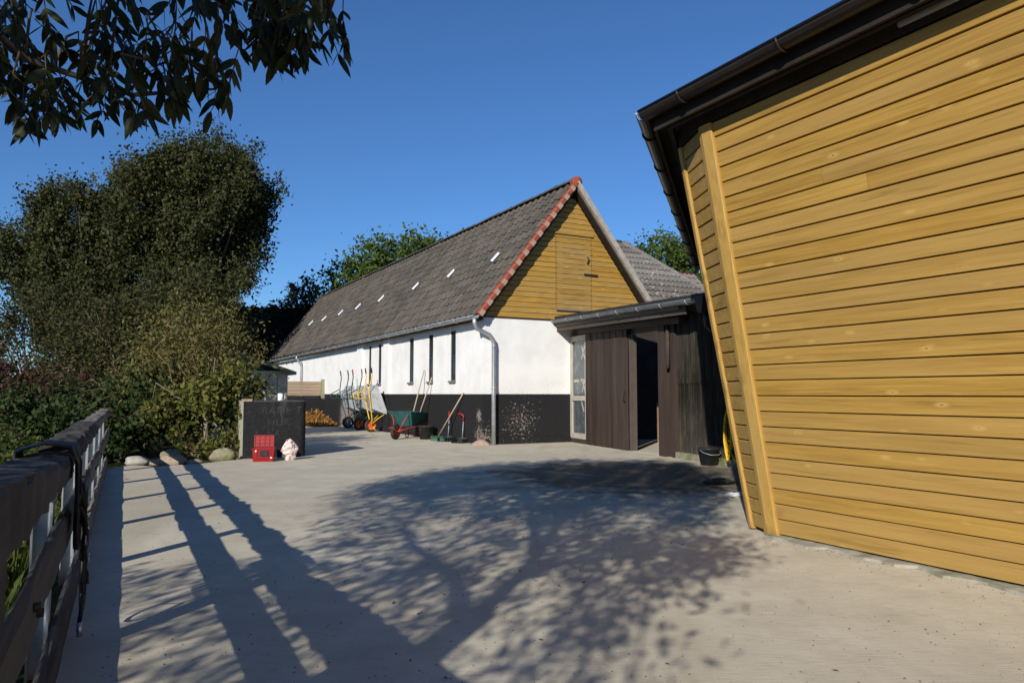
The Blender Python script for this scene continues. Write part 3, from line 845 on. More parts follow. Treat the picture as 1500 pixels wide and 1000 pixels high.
# fixed jamb strips beside the opening
MB().box((-0.02, 1.28, 0.0), (0.07, 1.33, 2.26)).box((-0.045, 1.345, 0.0), (0.03, 1.385, 2.26)).build('door_jamb', M['brown_beam'], lean)
# posts on the right of the opening
MB().box((-0.13, -0.10, -0.02), (0.0, 0.12, 2.37)).build('door_post', M['brown_plank'], lean)
MB().box((-0.05, -0.235, 0.02), (0.05, -0.125, 2.33)).build('post_plank', M['brown_plank'], lean)
MB().box((-0.085, -0.365, 0.0), (0.03, -0.245, 2.33)).build('post_plank', M['brown_plank'], lean)
MB().tube([(-0.12, -0.21, 1.55), (-0.12, -0.21, 2.3)], 0.035, 8).build('hinge_pipe', M['brown_beam'], lean)
# corrugated cladding on a low concrete kerb
NW = 26
y0c, y1c = -2.22, -0.37
cv, cf = [], []
nst = NW * 6
for i in range(nst + 1):
    y = y0c + (y1c - y0c) * i / nst
    x = 0.022 * math.sin(2 * math.pi * NW * i / nst)
    for zz in (0.10, 1.28, 1.281, 2.45):
        cv.append((x - (0.016 if zz > 1.2805 else 0.0), y, zz))
for i in range(nst):
    b = i * 4
    cf += [(b, b + 4, b + 5, b + 1), (b + 1, b + 5, b + 6, b + 2), (b + 2, b + 6, b + 7, b + 3)]
cm = MB(); cm.add(cv, cf, True)
cm.build('corrugated_sheet', M['corrugated'], lean)
MB().box((-0.10, -2.25, -0.02), (0.16, -0.38, 0.105)).build('kerb', M['stone_moss'], lean)
# tall window beside the barn wall
wf = MB()
for lo, hi in (((-0.05, 3.39, 0.10), (0.05, 3.45, 2.42)), ((-0.05, 4.17, 0.10), (0.05, 4.27, 2.42)), ((-0.048, 3.45, 0.10), (0.048, 4.17, 0.22)), ((-0.046, 3.45, 0.95), (0.046, 4.17, 1.06)), ((-0.046, 3.45, 2.3), (0.046, 4.17, 2.42))):
    wf.box(lo, hi)
wfo = wf.build('window', M['beige_paint'], lean)
MB().box((-0.012, 3.44, 0.2), (0.004, 4.18, 0.96)).build('pane', M['lean_glass'], wfo)
MB().box((-0.012, 3.44, 1.05), (0.004, 4.18, 2.31)).build('pane', M['lean_glass'], wfo)
def strip(m, a, b, w=0.022, x=-0.017):
    a = Vector((0, a[0], a[1])); b = Vector((0, b[0], b[1])); d = (b - a).normalized(); s = Vector((0, -d.z, d.y)) * w
    q = [a + s, a - s, b - s, b + s]
    m.prism([(x, p.y, p.z) for p in q], [(x + 0.004, p.y, p.z) for p in q])
tp = MB()
for (cy, cz, r) in ((3.60, 2.02, 0.11), (3.58, 1.28, 0.10), (3.66, 0.84, 0.10)):
    strip(tp, (cy - r * 0.7, cz - r * 1.3), (cy + r * 0.7, cz + r * 1.3)); 
    if cz > 1.0: strip(tp, (cy + r * 0.7, cz - r * 1.3), (cy - r * 0.7, cz + r * 1.3), x=-0.0215)
strip(tp, (3.5, 1.40), (3.75, 1.41), 0.03); strip(tp, (3.83, 1.40), (4.12, 1.40), 0.03)
tp.build('tape', M['beige_paint'], wfo, 'stuff')
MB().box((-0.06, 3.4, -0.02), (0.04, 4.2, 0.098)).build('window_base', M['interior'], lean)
# half door standing inside against the far wall
hd = thing('half_door', 'low brown plank half door standing inside the dark doorway', 'door', LEAN, LR)
for k in range(7):
    MB().box((1.74 + 0.11 * k, 3.42 - 0.045 * k, 0.006), (1.842 + 0.11 * k, 3.45 - 0.045 * k, 0.90)).build('plank', M['half_door'], hd)
MB().prism([(1.74, 3.454, 0.3), (2.51, 3.184, 0.3), (2.51, 3.214, 0.3), (1.74, 3.484, 0.3)], [(1.74, 3.454, 0.42), (2.51, 3.184, 0.42), (2.51, 3.214, 0.42), (1.74, 3.484, 0.42)]).build('brace', M['half_door'], hd)

# ------------------------------------------------------------------ octagonal hall
HALL = (2.0251, 5.9228, 0)
hall = thing('hall', 'octagonal riding hall with outward leaning walls of yellow boards and dark gutter', 'hall', HALL, BR)
T = 0.162
CH = 0.33
base = [(0.0, -6.67)]
lens = []
for k in range(16):
    ln = 6.67 if k % 2 == 0 else CH
    h = R(22.5 * k)
    lens.append(ln)
    base.append((base[-1][0] + ln * math.sin(h), base[-1][1] + ln * math.cos(h)))
def corner(k, z, extra=0.0):
    """corner between facet k-1 and facet k at height z"""
    k2 = k % 16
    p = base[k2]
    hb = R(22.5 * (k2 - 0.5)) - math.pi / 2
    off = (T * z + extra) / math.cos(R(11.25))
    return Vector((p[0] + math.sin(hb) * off, p[1] + math.cos(hb) * off, z))
def nrm(k):
    h = R(22.5 * k) - math.pi / 2
    return Vector((math.sin(h), math.cos(h), 0))
def hboard(k, z0, z1, t0=0.0, t1=1.0, d=0.024):
    n = nrm(k)
    def sec(t):
        pts = []
        for z, o in ((z0, 0.0), (z0 + 0.002, d), (z1 - 0.016, d), (z1 - 0.006, 0.008), (z1 - 0.006, 0.0)):
            p = corner(k, z).lerp(corner(k + 1, z), t)
            pts.append(tuple(p + n * o))
        return pts
    m = MB(); m.prism(sec(t0), sec(t1))
    return m
rows = 27
ZB, ZTOP, ZWB = 0.035, 3.36, 3.20
for k in range(16):
    if k in (0, 1, 2):
        a0, a1, b0, b1 = corner(k, 0.0, -0.002), corner(k + 1, 0.0, -0.002), corner(k, ZTOP, -0.002), corner(k + 1, ZTOP, -0.002)
        n = nrm(k)
        MB().prism([a0, a1, b1, b0], [p - n * 0.05 for p in (a0, a1, b1, b0)]).build('backing', M['soffit'], hall)
        for r in range(rows):
            z0 = ZB + (ZWB - ZB) * r / rows; z1 = ZB + (ZWB - ZB) * (r + 1) / rows
            if k == 1:
                cuts = [0, 1]
            else:
                cuts = [0.0] + sorted(rnd.uniform(0.25, 0.97) for _ in range(rnd.choice((0, 1, 1)))) + [1.0]
            for a, b in zip(cuts[:-1], cuts[1:]):
                e = 0.0006 if b < 1 else 0
                hboard(k, z0, z1, a, b - e, 0.024 + rnd.uniform(-0.0015, 0.0015)).build('wall_board', M['hall_wood'], hall)
        f0, f1, f2, f3 = corner(k, ZWB + 0.004, 0.03), corner(k + 1, ZWB + 0.004, 0.03), corner(k + 1, ZTOP, 0.03), corner(k, ZTOP, 0.03)
        MB().prism([f0, f1, f2, f3], [p - n * 0.03 for p in (f0, f1, f2, f3)]).build('shade_frieze', M['soffit'], hall)  # frieze coloured dark so the eave shade above the boards is built in
    else:
        a0, a1, b0, b1 = corner(k, 0.03), corner(k + 1, 0.03), corner(k, ZTOP), corner(k + 1, ZTOP)
        n = nrm(k)
        MB().prism([a0, a1, b1, b0], [p - n * 0.05 for p in (a0, a1, b1, b0)]).build('wall_panel', M['hall_wood'], hall)
# corner trims
def trim(k, wa, wb, pr_):
    m = MB(); secs = []
    na, nb = nrm(k - 1), nrm(k)
    ea = Vector((math.sin(R(22.5 * (k - 1))), math.cos(R(22.5 * (k - 1))), 0)); eb = Vector((math.sin(R(22.5 * k)), math.cos(R(22.5 * k)), 0))
    for z in (0.012, ZWB - 0.01):
        c = corner(k, z, 0.0)
        co = corner(k, z, pr_)
        secs.append([tuple(c - ea * wa + na * 0.0), tuple(c - ea * wa + na * (pr_ - 0.006)), tuple(c - ea * (wa - 0.008) + na * pr_), tuple(co), tuple(c + eb * (wb - 0.006) + nb * pr_), tuple(c + eb * wb + nb * (pr_ - 0.006)), tuple(c + eb * wb), tuple(c - (na + nb) * 0.01)])
    m.prism(secs[0], secs[1])
    return m.build('corner_trim', M['post_wood'], hall)
trim(1, 0.095, 0.05, 0.046)
trim(2, 0.045, 0.05, 0.046)
# eaves: plain octagon
tip = CH / (2 * math.cos(R(22.5)))
S8 = 6.67 + 2 * tip
ob = [(0.0, -6.67 - tip)]
for k in range(8):
    h = R(45 * k)
    ob.append((ob[-1][0] + S8 * math.sin(h), ob[-1][1] + S8 * math.cos(h)))
cx = sum(p[0] for p in ob[:8]) / 8; cy = sum(p[1] for p in ob[:8]) / 8
def oct_pt(k, off, z):
    p = ob[k % 8]
    hb = R(45 * (k - 0.5)) - math.pi / 2
    o = off / math.cos(R(22.5))
    return Vector((p[0] + math.sin(hb) * o, p[1] + math.cos(hb) * o, z))
EO, EZH = 0.72, 3.39
rf = MB()
apex = (cx, cy, 6.6)
for k in range(8):
    rf.add([oct_pt(k, EO + 0.04, EZH + 0.05), oct_pt(k + 1, EO + 0.04, EZH + 0.05), apex], [(0, 2, 1)])
    rf.add([oct_pt(k, EO + 0.04, EZH + 0.05), oct_pt(k + 1, EO + 0.04, EZH + 0.05), oct_pt(k + 1, EO, EZH), oct_pt(k, EO, EZH)], [(0, 1, 2, 3)])
hroof = rf.build('roof', M['felt'], hall)
for k in range(8):
    s = MB()
    s.prism([oct_pt(k, 0.40, EZH - 0.06), oct_pt(k + 1, 0.40, EZH - 0.06), oct_pt(k + 1, EO - 0.02, EZH - 0.06), oct_pt(k, EO - 0.02, EZH - 0.06)],
            [oct_pt(k, 0.40, EZH - 0.03), oct_pt(k + 1, 0.40, EZH - 0.03), oct_pt(k + 1, EO - 0.02, EZH - 0.03), oct_pt(k, EO - 0.02, EZH - 0.03)])
    s.build('soffit', M['soffit'], hall)
    if k in (0, 1, 7):
        f = MB()
        f.prism([oct_pt(k, EO - 0.02, EZH - 0.15), oct_pt(k + 1, EO - 0.02, EZH - 0.15), oct_pt(k + 1, EO + 0.005, EZH - 0.15), oct_pt(k, EO + 0.005, EZH - 0.15)],
                [oct_pt(k, EO - 0.02, EZH + 0.04), oct_pt(k + 1, EO - 0.02, EZH + 0.04), oct_pt(k + 1, EO + 0.005, EZH + 0.04), oct_pt(k, EO + 0.005, EZH + 0.04)])
        f.build('fascia', M['soffit'], hall)
        f = MB()
        f.prism([oct_pt(k, 0.58, EZH - 0.12), oct_pt(k + 1, 0.58, EZH - 0.12), oct_pt(k + 1, 0.62, EZH - 0.12), oct_pt(k, 0.62, EZH - 0.12)],
                [oct_pt(k, 0.58, EZH - 0.062), oct_pt(k + 1, 0.58, EZH - 0.062), oct_pt(k + 1, 0.62, EZH - 0.062), oct_pt(k, 0.62, EZH - 0.062)])
        f.build('batten', M['soffit'], hall)
        g0 = oct_pt(k, EO + 0.075, EZH); g1 = oct_pt(k + 1, EO + 0.075, EZH)
        gt = half_gutter(g0, g1, 0.068, M['brown_gutter'], hall)
        ln = (g1 - g0).length; nb = 8
        d = (g1 - g0).normalized(); sd = d.cross(Vector((0, 0, 1))).normalized()
        for q in range(nb):
            p = g0.lerp(g1, (q + 0.5) / nb)
            pts = [p + sd * (0.076 * math.cos(a)) + Vector((0, 0, 0.076 * math.sin(a))) for a in np.linspace(math.pi, 2 * math.pi, 9)]
            MB().tube(pts, 0.010, 5).build('gutter_bracket', M['brown_gutter'], gt)
# two strip lamps fixed under the eaves
def strip_lamp(p0, p1):
    p0 = Vector(p0); p1 = Vector(p1)
    return MB().tube([p0, p0.lerp(p1, 0.02), p0.lerp(p1, 0.98), p1], [0.03, 0.055, 0.055, 0.03], 10, True, True, 0.7).build('strip_lamp', M['lamp_grey'], hall)
strip_lamp((-0.52, -1.55, 3.27), (-0.52, -2.85, 3.27))
l0 = oct_pt(1, 0.55, 3.27).lerp(oct_pt(2, 0.55, 3.27), 0.36); l1 = oct_pt(1, 0.55, 3.27).lerp(oct_pt(2, 0.55, 3.27), 0.56)
strip_lamp(l0, l1)
# rough concrete lip along the foot of the lit wall
lp = MB(); nl_ = 60
e0, e1 = corner(0, 0), corner(1, 0)
lv0 = []
for i in range(nl_ + 1):
    p = e0.lerp(e1, i / nl_); w = 0.10 + 0.05 * math.sin(i * 1.7) * math.sin(i * 0.37) + rnd.uniform(-0.025, 0.025)
    q = p + nrm(0) * w; h = 0.010 + rnd.uniform(0, 0.012)
    lv0 += [(p.x + 0.02, p.y, 0.022 + rnd.uniform(0, 0.008)), (q.x, q.y, h), (q.x - 0.02, q.y, -0.01)]
lp.add(lv0, [(i * 3 + k, (i + 1) * 3 + k, (i + 1) * 3 + k + 1, i * 3 + k + 1) for i in range(nl_) for k in (0, 1)])
lp.build('concrete_lip', M['lip'], hall)
# concrete footing ring
ft = MB()
for k in range(16):
    a0, a1 = corner(k, 0, -0.03), corner(k + 1, 0, -0.03); b0, b1 = corner(k, 0, -0.3), corner(k + 1, 0, -0.3)
    for p in (a0, a1, b0, b1): p.z = -0.02
    up = Vector((0, 0, 0.05))
    ft.prism([a0, a1, b1, b0], [a0 + up, a1 + up, b1 + up, b0 + up])
ft.build('footing', M['stone_moss'], hall)
#SPLIT
# ------------------------------------------------------------------ fence
FR = R(27.2)
FLOC = (FA[0], FA[1], 0)
fence = thing('fence', 'worn timber rail fence on galvanised steel posts along the left edge of the yard', 'fence', FLOC, FR)
# local axes: x towards the yard, y away from the camera
def rail(name, y0, y1, z0f, z1f, x0, x1, mat, n=26, rough=0.006, seed=0, dip=None):
    """long weathered timber with uneven, gnawed edges"""
    r_ = random.Random(seed); m = MB(); secs = []
    for i in range(n + 1):
        y = y0 + (y1 - y0) * i / n
        z0, z1 = z0f(y), z1f(y)
        j = lambda k=1.0: r_.gauss(0, rough) * k
        dz = (dip(y) if dip else 0.0)
        c = 0.014
        secs.append([(x0 + j(), y, z0 + j()), (x1 + j(), y, z0 + j()), (x1 + j(), y, z1 - c * 1.6 + dz + j()), (x1 - c + j(1.6), y, z1 + dz + j()),
                     ((x0 + x1) / 2 + j(), y, z1 + dz * 0.6 + 0.004 + j()), (x0 + c + j(1.6), y, z1 + j()), (x0 + j(), y, z1 - c * 1.5 + j())])
    k = 7; b = []
    for s_ in secs: b += s_
    fs = [tuple(range(k - 1, -1, -1)), tuple(range(n * k, n * k + k))]
    for i in range(n):
        for q in range(k):
            q2 = (q + 1) % k
            fs.append((i * k + q, i * k + q2, (i + 1) * k + q2, (i + 1) * k + q))
    m.add(b, fs, False)
    return m.build(name, mat, fence)
TRAIL = M['dark_rail']
def bite(y): return -0.022 * max(0, math.sin(y * 7.3)) - 0.02 * max(0, math.sin(y * 3.1 + 1))
rail('top_rail', 0.62, 3.9, lambda y: 0.775, lambda y: 0.875, -0.145, 0.0, TRAIL, 40, 0.006, 1, bite)
rail('top_rail', 3.93, 7.1, lambda y: 0.77, lambda y: 0.865, -0.15, -0.01, M['grey_wood'], 24, 0.005, 2, lambda y: bite(y) * 0.4)
rail('top_rail', 7.13, 10.6, lambda y: 0.765, lambda y: 0.86, -0.15, -0.01, M['grey_wood'], 20, 0.005, 3)
rail('top_rail', -3.2, 0.70, lambda y: 0.735 + 0.01 * max(0, -y), lambda y: 0.845 + 0.045 * max(0, -y) - 0.02 * max(0, y), -0.19, -0.005, TRAIL, 40, 0.005, 4, lambda y: bite(y) * 0.5)
rail('middle_rail', -3.2, 2.6, lambda y: 0.45, lambda y: 0.58, -0.045, 0.0, TRAIL, 20, 0.0025, 5)
rail('middle_rail', 2.63, 6.9, lambda y: 0.44, lambda y: 0.56, -0.045, 0.0, M['grey_wood'], 20, 0.004, 6)
rail('middle_rail', 6.93, 10.6, lambda y: 0.43, lambda y: 0.55, -0.045, 0.0, M['grey_wood'], 20, 0.004, 7)
rail('kick_board', -3.2, 2.9, lambda y: -0.02, lambda y: 0.15, -0.05, -0.005, TRAIL, 20, 0.003, 8)
rail('kick_board', 2.93, 9.6, lambda y: -0.02, lambda y: 0.15, -0.05, -0.005, M['grey_wood'], 24, 0.003, 9)
def hpost(y, h=0.79):
    m = MB()
    x0, x1 = -0.125, -0.05
    m.box((x0, y - 0.05, -0.3), (x0 + 0.008, y + 0.05, h)).box((x1 - 0.008, y - 0.05, -0.3), (x1, y + 0.05, h)).box((x0 + 0.008, y - 0.004, -0.3), (x1 - 0.008, y + 0.004, h - 0.002))
    return m.build('steel_post', M['galv'], fence)
for y in (0.28, 2.0, 3.6, 5.2, 6.9, 8.6):
    hpost(y)
MB().prism([(-0.19, -1.62, -0.2), (-0.02, -1.62, -0.2), (-0.02, -1.40, -0.2), (-0.19, -1.40, -0.2)], [(-0.19, -1.60, 0.83), (-0.02, -1.60, 0.83), (-0.02, -1.42, 0.83), (-0.19, -1.42, 0.83)]).build('timber_post', TRAIL, fence)
for y, z in ((-1.0, 0.53), (-0.9, 0.49), (1.2, 0.52), (3.6, 0.5), (5.2, 0.5)):
    MB().lathe([(0.001, 0.014), (0.013, 0.014), (0.013, -0.002)], 8, (0.002, y, z), 'x').build('bolt', M['hatch_iron'], fence)

# head collars hanging from the rail
def strap(pts, w=0.011, t=0.004):
    return [(Vector(p)) for p in pts]
def arc(c, r1, r2, a0, a1, n, ax=('y', 'z')):
    out = []
    for i in range(n + 1):
        a = a0 + (a1 - a0) * i / n
        p = [c[0], c[1], c[2]]
        p['xyz'.index(ax[0])] += r1 * math.cos(a); p['xyz'.index(ax[1])] += r2 * math.sin(a)
        out.append(tuple(p))
    return out
hc = thing('head_collar', 'black leather head collar bunched over the top rail of the fence', 'head collar', FLOC, FR)
m = MB()
for dy, dx in ((0, 0.0), (0.035, 0.006), (0.075, 0.0), (-0.04, 0.004), (0.11, 0.012), (0.15, 0.002), (-0.08, 0.01)):
    y = 0.42 + dy
    m.tube([(-0.20, y, 0.50), (-0.205, y, 0.70), (-0.20, y, 0.86), (-0.10, y, 0.89), (0.0, y, 0.875), (0.018 + dx, y + 0.01, 0.80), (0.022 + dx, y + 0.02, 0.62), (0.02 + dx, y + 0.02, 0.50)], 0.017, 6, flat=0.4)
m.build('headpiece', M['leather'], hc)
m = MB()
m.tube(arc((0.03, 0.46, 0.55), 0.09, 0.13, -math.pi, math.pi, 16), 0.013, 6, flat=0.5)
m.tube(arc((0.045, 0.60, 0.60), 0.11, 0.09, -math.pi, math.pi, 16), 0.013, 6, flat=0.5)
m.tube([(0.035, 0.36, 0.62), (0.06, 0.48, 0.54), (0.05, 0.62, 0.50), (0.04, 0.7, 0.56)], 0.013, 6, flat=0.5)
m.tube([(0.03, 0.40, 0.72), (0.05, 0.46, 0.6), (0.06, 0.52, 0.48), (0.05, 0.5, 0.36)], 0.013, 6, flat=0.5)
m.build('noseband', M['leather'], hc)
for y, z in ((0.53, 0.62), (0.58, 0.53), (0.42, 0.46), (0.66, 0.60)):
    MB().lathe([(0.018, 0.0), (0.022, 0.003), (0.018, 0.006), (0.014, 0.003)], 10, (0.062, y, z), 'x', True).build('buckle', M['brass'], hc)
hc2 = thing('head_collar', 'black rope halter dangling low beside the kickboard of the fence', 'head collar', FLOC, FR)
m = MB()
m.tube([(0.02, 0.55, 0.80), (0.03, 0.56, 0.55), (0.035, 0.55, 0.42)], 0.011, 6, flat=0.6)
m.tube(arc((0.055, 0.60, 0.27), 0.10, 0.15, math.pi * 0.5, math.pi * 2.5, 18), 0.011, 6, flat=0.6)
m.tube([(0.05, 0.52, 0.36), (0.07, 0.58, 0.28), (0.07, 0.68, 0.22), (0.05, 0.70, 0.30)], 0.010, 6, flat=0.6)
m.tube([(0.04, 0.54, 0.30), (0.06, 0.50, 0.18), (0.05, 0.46, 0.08)], 0.010, 6)
m.build('halter_loop', M['leather'], hc2)
MB().lathe([(0.020, 0.0), (0.025, 0.004), (0.020, 0.008), (0.015, 0.004)], 10, (0.072, 0.54, 0.36), 'x', True).build('ring', M['brass'], hc2)
MB().tube([(0.05, 0.46, 0.10), (0.055, 0.45, 0.04)], 0.012, 6).build('snap_hook', M['brass'], hc2)

# ------------------------------------------------------------------ black block wall with things on and before it
BLK = (-4.585, 12.87, 0)
blk = thing('low_wall', 'low thick wall painted black with faded chalk writing, mossy concrete end', 'wall', BLK, BR)
bx0, bx1, by1, bz = 0.0, 1.08, 0.85, 0.985
def rrect(x0, y0, x1, y1, r, n=5):
    pts = [(x0, y0)]
    for i in range(n + 1):
        a = -math.pi / 2 + (math.pi / 2) * i / n
        pts.append((x1 - r + r * math.cos(a), y0 + r + r * math.sin(a)))
    pts += [(x1, y1), (x0, y1)]
    return pts
lo_ = [(x, y, -0.1) for x, y in rrect(bx0, 0, bx1, by1, 0.13)]
hi_ = [(x, y, bz - 0.02) for x, y in rrect(bx0, 0, bx1, by1, 0.13)]
tp_ = [(x, y, bz) for x, y in rrect(bx0 + 0.015, 0.015, bx1 - 0.015, by1 - 0.015, 0.12)]
m = MB(); k = len(lo_)
m.add(lo_ + hi_ + tp_, [(i, (i + 1) % k, k + (i + 1) % k, k + i) for i in range(k)] + [(k + i, k + (i + 1) % k, 2 * k + (i + 1) % k, 2 * k + i) for i in range(k)] + [tuple(range(2 * k, 3 * k))])
m.build('wall_body', M['block_wall'], blk)
MB().box((-0.005, -0.012, bz - 0.012), (0.14, 0.2, bz + 0.03)).build('render_cap', M['mortar'], blk)
def chalk(txt, x, z, size):
    cu = bpy.data.curves.new('chalk_text', 'FONT'); cu.body = txt; cu.size = size; cu.extrude = 0.0005; cu.space_character = 1.25
    o = bpy.data.objects.new('chalk_text', cu); COL.objects.link(o); o.parent = blk
    o.location = (x, -0.0015, z); o.rotation_euler = (R(90), 0, 0); cu.materials.append(M['chalk'])
    return o
chalk('RADE T', 0.30, 0.76, 0.17)
chalk('NUR', 0.40, 0.55, 0.16)
chalk('P.A', 0.40, 0.38, 0.13)

mug = thing('mug', 'white mug standing on top of the black low wall', 'mug', (-4.09, 13.30, bz), BR)
MB().lathe([(0.001, 0.0), (0.042, 0.0), (0.046, 0.01), (0.047, 0.125), (0.043, 0.125), (0.042, 0.012), (0.001, 0.01)], 16).build('cup', M['white_glaze'], mug)
MB().tube([(0.045, 0, 0.10), (0.075, 0, 0.095), (0.08, 0, 0.06), (0.07, 0, 0.03), (0.045, 0, 0.03)], 0.007, 6).build('handle', M['white_glaze'], mug)

box_ = thing('storage_box', 'red plastic storage box with open lid in front of black low wall', 'box', (-4.08, 12.45, 0), R(12))
box_.scale = (0.86, 0.86, 0.92)
def open_box(w, d, h, t, taper=0.02):
    m = MB()
    o0 = [(-w / 2 + taper, -d / 2 + taper), (w / 2 - taper, -d / 2 + taper), (w / 2 - taper, d / 2 - taper), (-w / 2 + taper, d / 2 - taper)]
    o1 = [(-w / 2, -d / 2), (w / 2, -d / 2), (w / 2, d / 2), (-w / 2, d / 2)]
    i1 = [(x - math.copysign(t, x), y - math.copysign(t, y)) for x, y in o1]
    i0 = [(x - math.copysign(t, x), y - math.copysign(t, y)) for x, y in o0]
    v = [(x, y, 0) for x, y in o0] + [(x, y, h) for x, y in o1] + [(x, y, h) for x, y in i1] + [(x, y, t) for x, y in i0]
    f = [(3, 2, 1, 0)] + [(i, (i + 1) % 4, 4 + (i + 1) % 4, 4 + i) for i in range(4)] + [(4 + i, 4 + (i + 1) % 4, 8 + (i + 1) % 4, 8 + i) for i in range(4)] + [(8 + i, 8 + (i + 1) % 4, 12 + (i + 1) % 4, 12 + i) for i in range(4)] + [(12, 13, 14, 15)]
    return m.add(v, f)
m = open_box(0.40, 0.30, 0.24, 0.008)
for sx in (-0.201, 0.201):
    pass
for zz in (0.225, 0.05):
    m.box((-0.205, -0.157, zz), (0.205, -0.148, zz + 0.018))
for xx in (-0.12, 0.0, 0.13):
    m.box((xx - 0.008, -0.154, 0.068), (xx + 0.008, -0.146, 0.225))
m.build('body', M['red_plastic'], box_)
MB().box((-0.06, -0.160, 0.10), (0.10, -0.1555, 0.20)).build('hand_hole', M['black_plastic'], box_)
for xx, zz in ((-0.13, 0.19), (0.15, 0.07)):
    MB().lathe([(0.001, -0.004), (0.018, -0.004), (0.018, 0.006)], 10, (xx, -0.158, zz), 'y').build('sticker', M['white_paper'], box_)
lid = MB()
LT = Matrix.Translation((0, 0.15, 0.245)) @ Matrix.Rotation(R(-10), 4, 'X')
def lidbox(x0, x1, z0, z1, y0=-0.008, y1=0.008):
    p = MB().box((x0, y0, z0), (x1, y1, z1)); lid.add([tuple(LT @ Vector(v)) for v in p.v], p.f)
lidbox(-0.20, 0.17, 0.0, 0.21)
for z0 in (0.0, 0.065, 0.13, 0.192): lidbox(-0.195, 0.165, z0 + 0.003, z0 + 0.016, -0.022, -0.0075)
for x0 in (-0.20, -0.115, -0.02, 0.07, 0.152): lidbox(x0, x0 + 0.014, 0.0, 0.21, -0.024, -0.007)
lid.build('lid', M['red_plastic'], box_)

def crumple(name, loc, r, h, mat, seed, rz=0.0, label='', cat='bag'):
    r_ = random.Random(seed); m = MB(); n, mm = 14, 9
    vs = []
    for i in range(mm):
        t = i / (mm - 1)
        pr_ = r * (0.75 + 0.5 * math.sin(math.pi * min(1, t * 1.1)) - 0.55 * max(0, t - 0.55))
        for k in range(n):
            a = 2 * math.pi * k / n
            q = pr_ * (1 + r_.uniform(-0.26, 0.26))
            vs.append((q * math.cos(a), q * 0.75 * math.sin(a), h * t + (r_.uniform(-0.04, 0.04) if 0 < i else 0) * h * 2.2))
    fs = [(i * n + k, i * n + (k + 1) % n, (i + 1) * n + (k + 1) % n, (i + 1) * n + k) for i in range(mm - 1) for k in range(n)]
    fs.append(tuple(range(n)))
    m.add(vs, fs)
    o = m.build(name, mat); o.location = loc; o.rotation_euler = (0, 0, rz)
    return tag(o, label, cat)
crumple('paper_sack', (-3.74, 12.72, 0), 0.10, 0.33, M['pink_sack'], 5, 0.4, 'crumpled pinkish paper sack beside the red box', 'sack')

# ------------------------------------------------------------------ timber gate and wall stub in front of the far end of the barn
def BW(u, v, z=0.0):
    p = Matrix.Translation(BARN) @ Matrix.Rotation(BR, 4, 'Z') @ Vector((u, v, z))
    return tuple(p)
stub = thing('low_wall', 'low black wall with wavy whitewashed top under the boarded gate', 'wall', BW(0, 13.75), BR)
m = MB(); n = 28; vs = []
for i in range(n + 1):
    x = -1.72 + 1.72 * i / n
    zt = 1.0 + 0.035 * math.sin(i * 0.62) - 0.02 * (i > 20)
    vs += [(x, -0.09, -0.05), (x, -0.09, zt - 0.06), (x, -0.02, zt), (x, 0.12, zt), (x, 0.12, -0.05)]
fs = []
for i in range(n):
    for k in range(4): fs.append((i * 5 + k, (i + 1) * 5 + k, (i + 1) * 5 + k + 1, i * 5 + k + 1))
fs += [(0, 1, 2, 3, 4), tuple(n * 5 + k for k in (4, 3, 2, 1, 0))]
m.add(vs, fs)
m.build('wall_body', M['barn_wall'], stub)
gate = thing('gate', 'brown boarded gate panel between two mossy posts by the barn', 'gate', BW(0, 13.75), BR)
for k in range(4):
    MB().box((-1.66, 0.0, 1.04 + 0.125 * k), (-0.12, 0.03, 1.16 + 0.125 * k)).build('board', M['gate_wood'], gate)
MB().box((-1.70, -0.01, 1.54), (-0.10, 0.045, 1.57)).build('rail', M['gate_wood'], gate)
for x0, h in ((-0.12, 1.66), (-1.86, 1.62)):
    MB().prism([(x0, -0.05, -0.05), (x0 + 0.14, -0.05, -0.05), (x0 + 0.14, 0.09, -0.05), (x0, 0.09, -0.05)], [(x0 + 0.01, -0.04, h), (x0 + 0.13, -0.04, h), (x0 + 0.13, 0.08, h - 0.02), (x0 + 0.01, 0.08, h - 0.02)]).build('post', M['old_post'], gate)

# leaf and straw heap by the barn
rs = np.random.default_rng(5)
n = 2600
P = rs.random((n, 2)); 
px = -0.75 + 0.7 * (rs.random(n) - 0.5) * 1.4; py = 11.9 + 1.3 * (rs.random(n) - 0.5) * 2
hh = 0.52 * np.exp(-((px + 0.75) / 0.42) ** 2 - ((py - 12.2) / 0.9) ** 2)
pts = np.stack([px, py, hh * rs.random(n) ** 0.35 + 0.01], 1)
V, F = leaf_quads(pts, 0.14, rs, 0, 0.28)
M['leaf_litter'] = leafmat('leaf_litter', [(0.10, 0.045, 0.015), (0.22, 0.10, 0.025), (0.36, 0.19, 0.05), (0.42, 0.26, 0.09)], 0.15)
hp = np_obj('straw_heap', V, F, M['leaf_litter'])
hp.location = BARN; hp.rotation_euler = (0, 0, BR)
tag(hp, 'heap of orange brown straw and leaves by the black barn base', 'heap', kind='stuff')

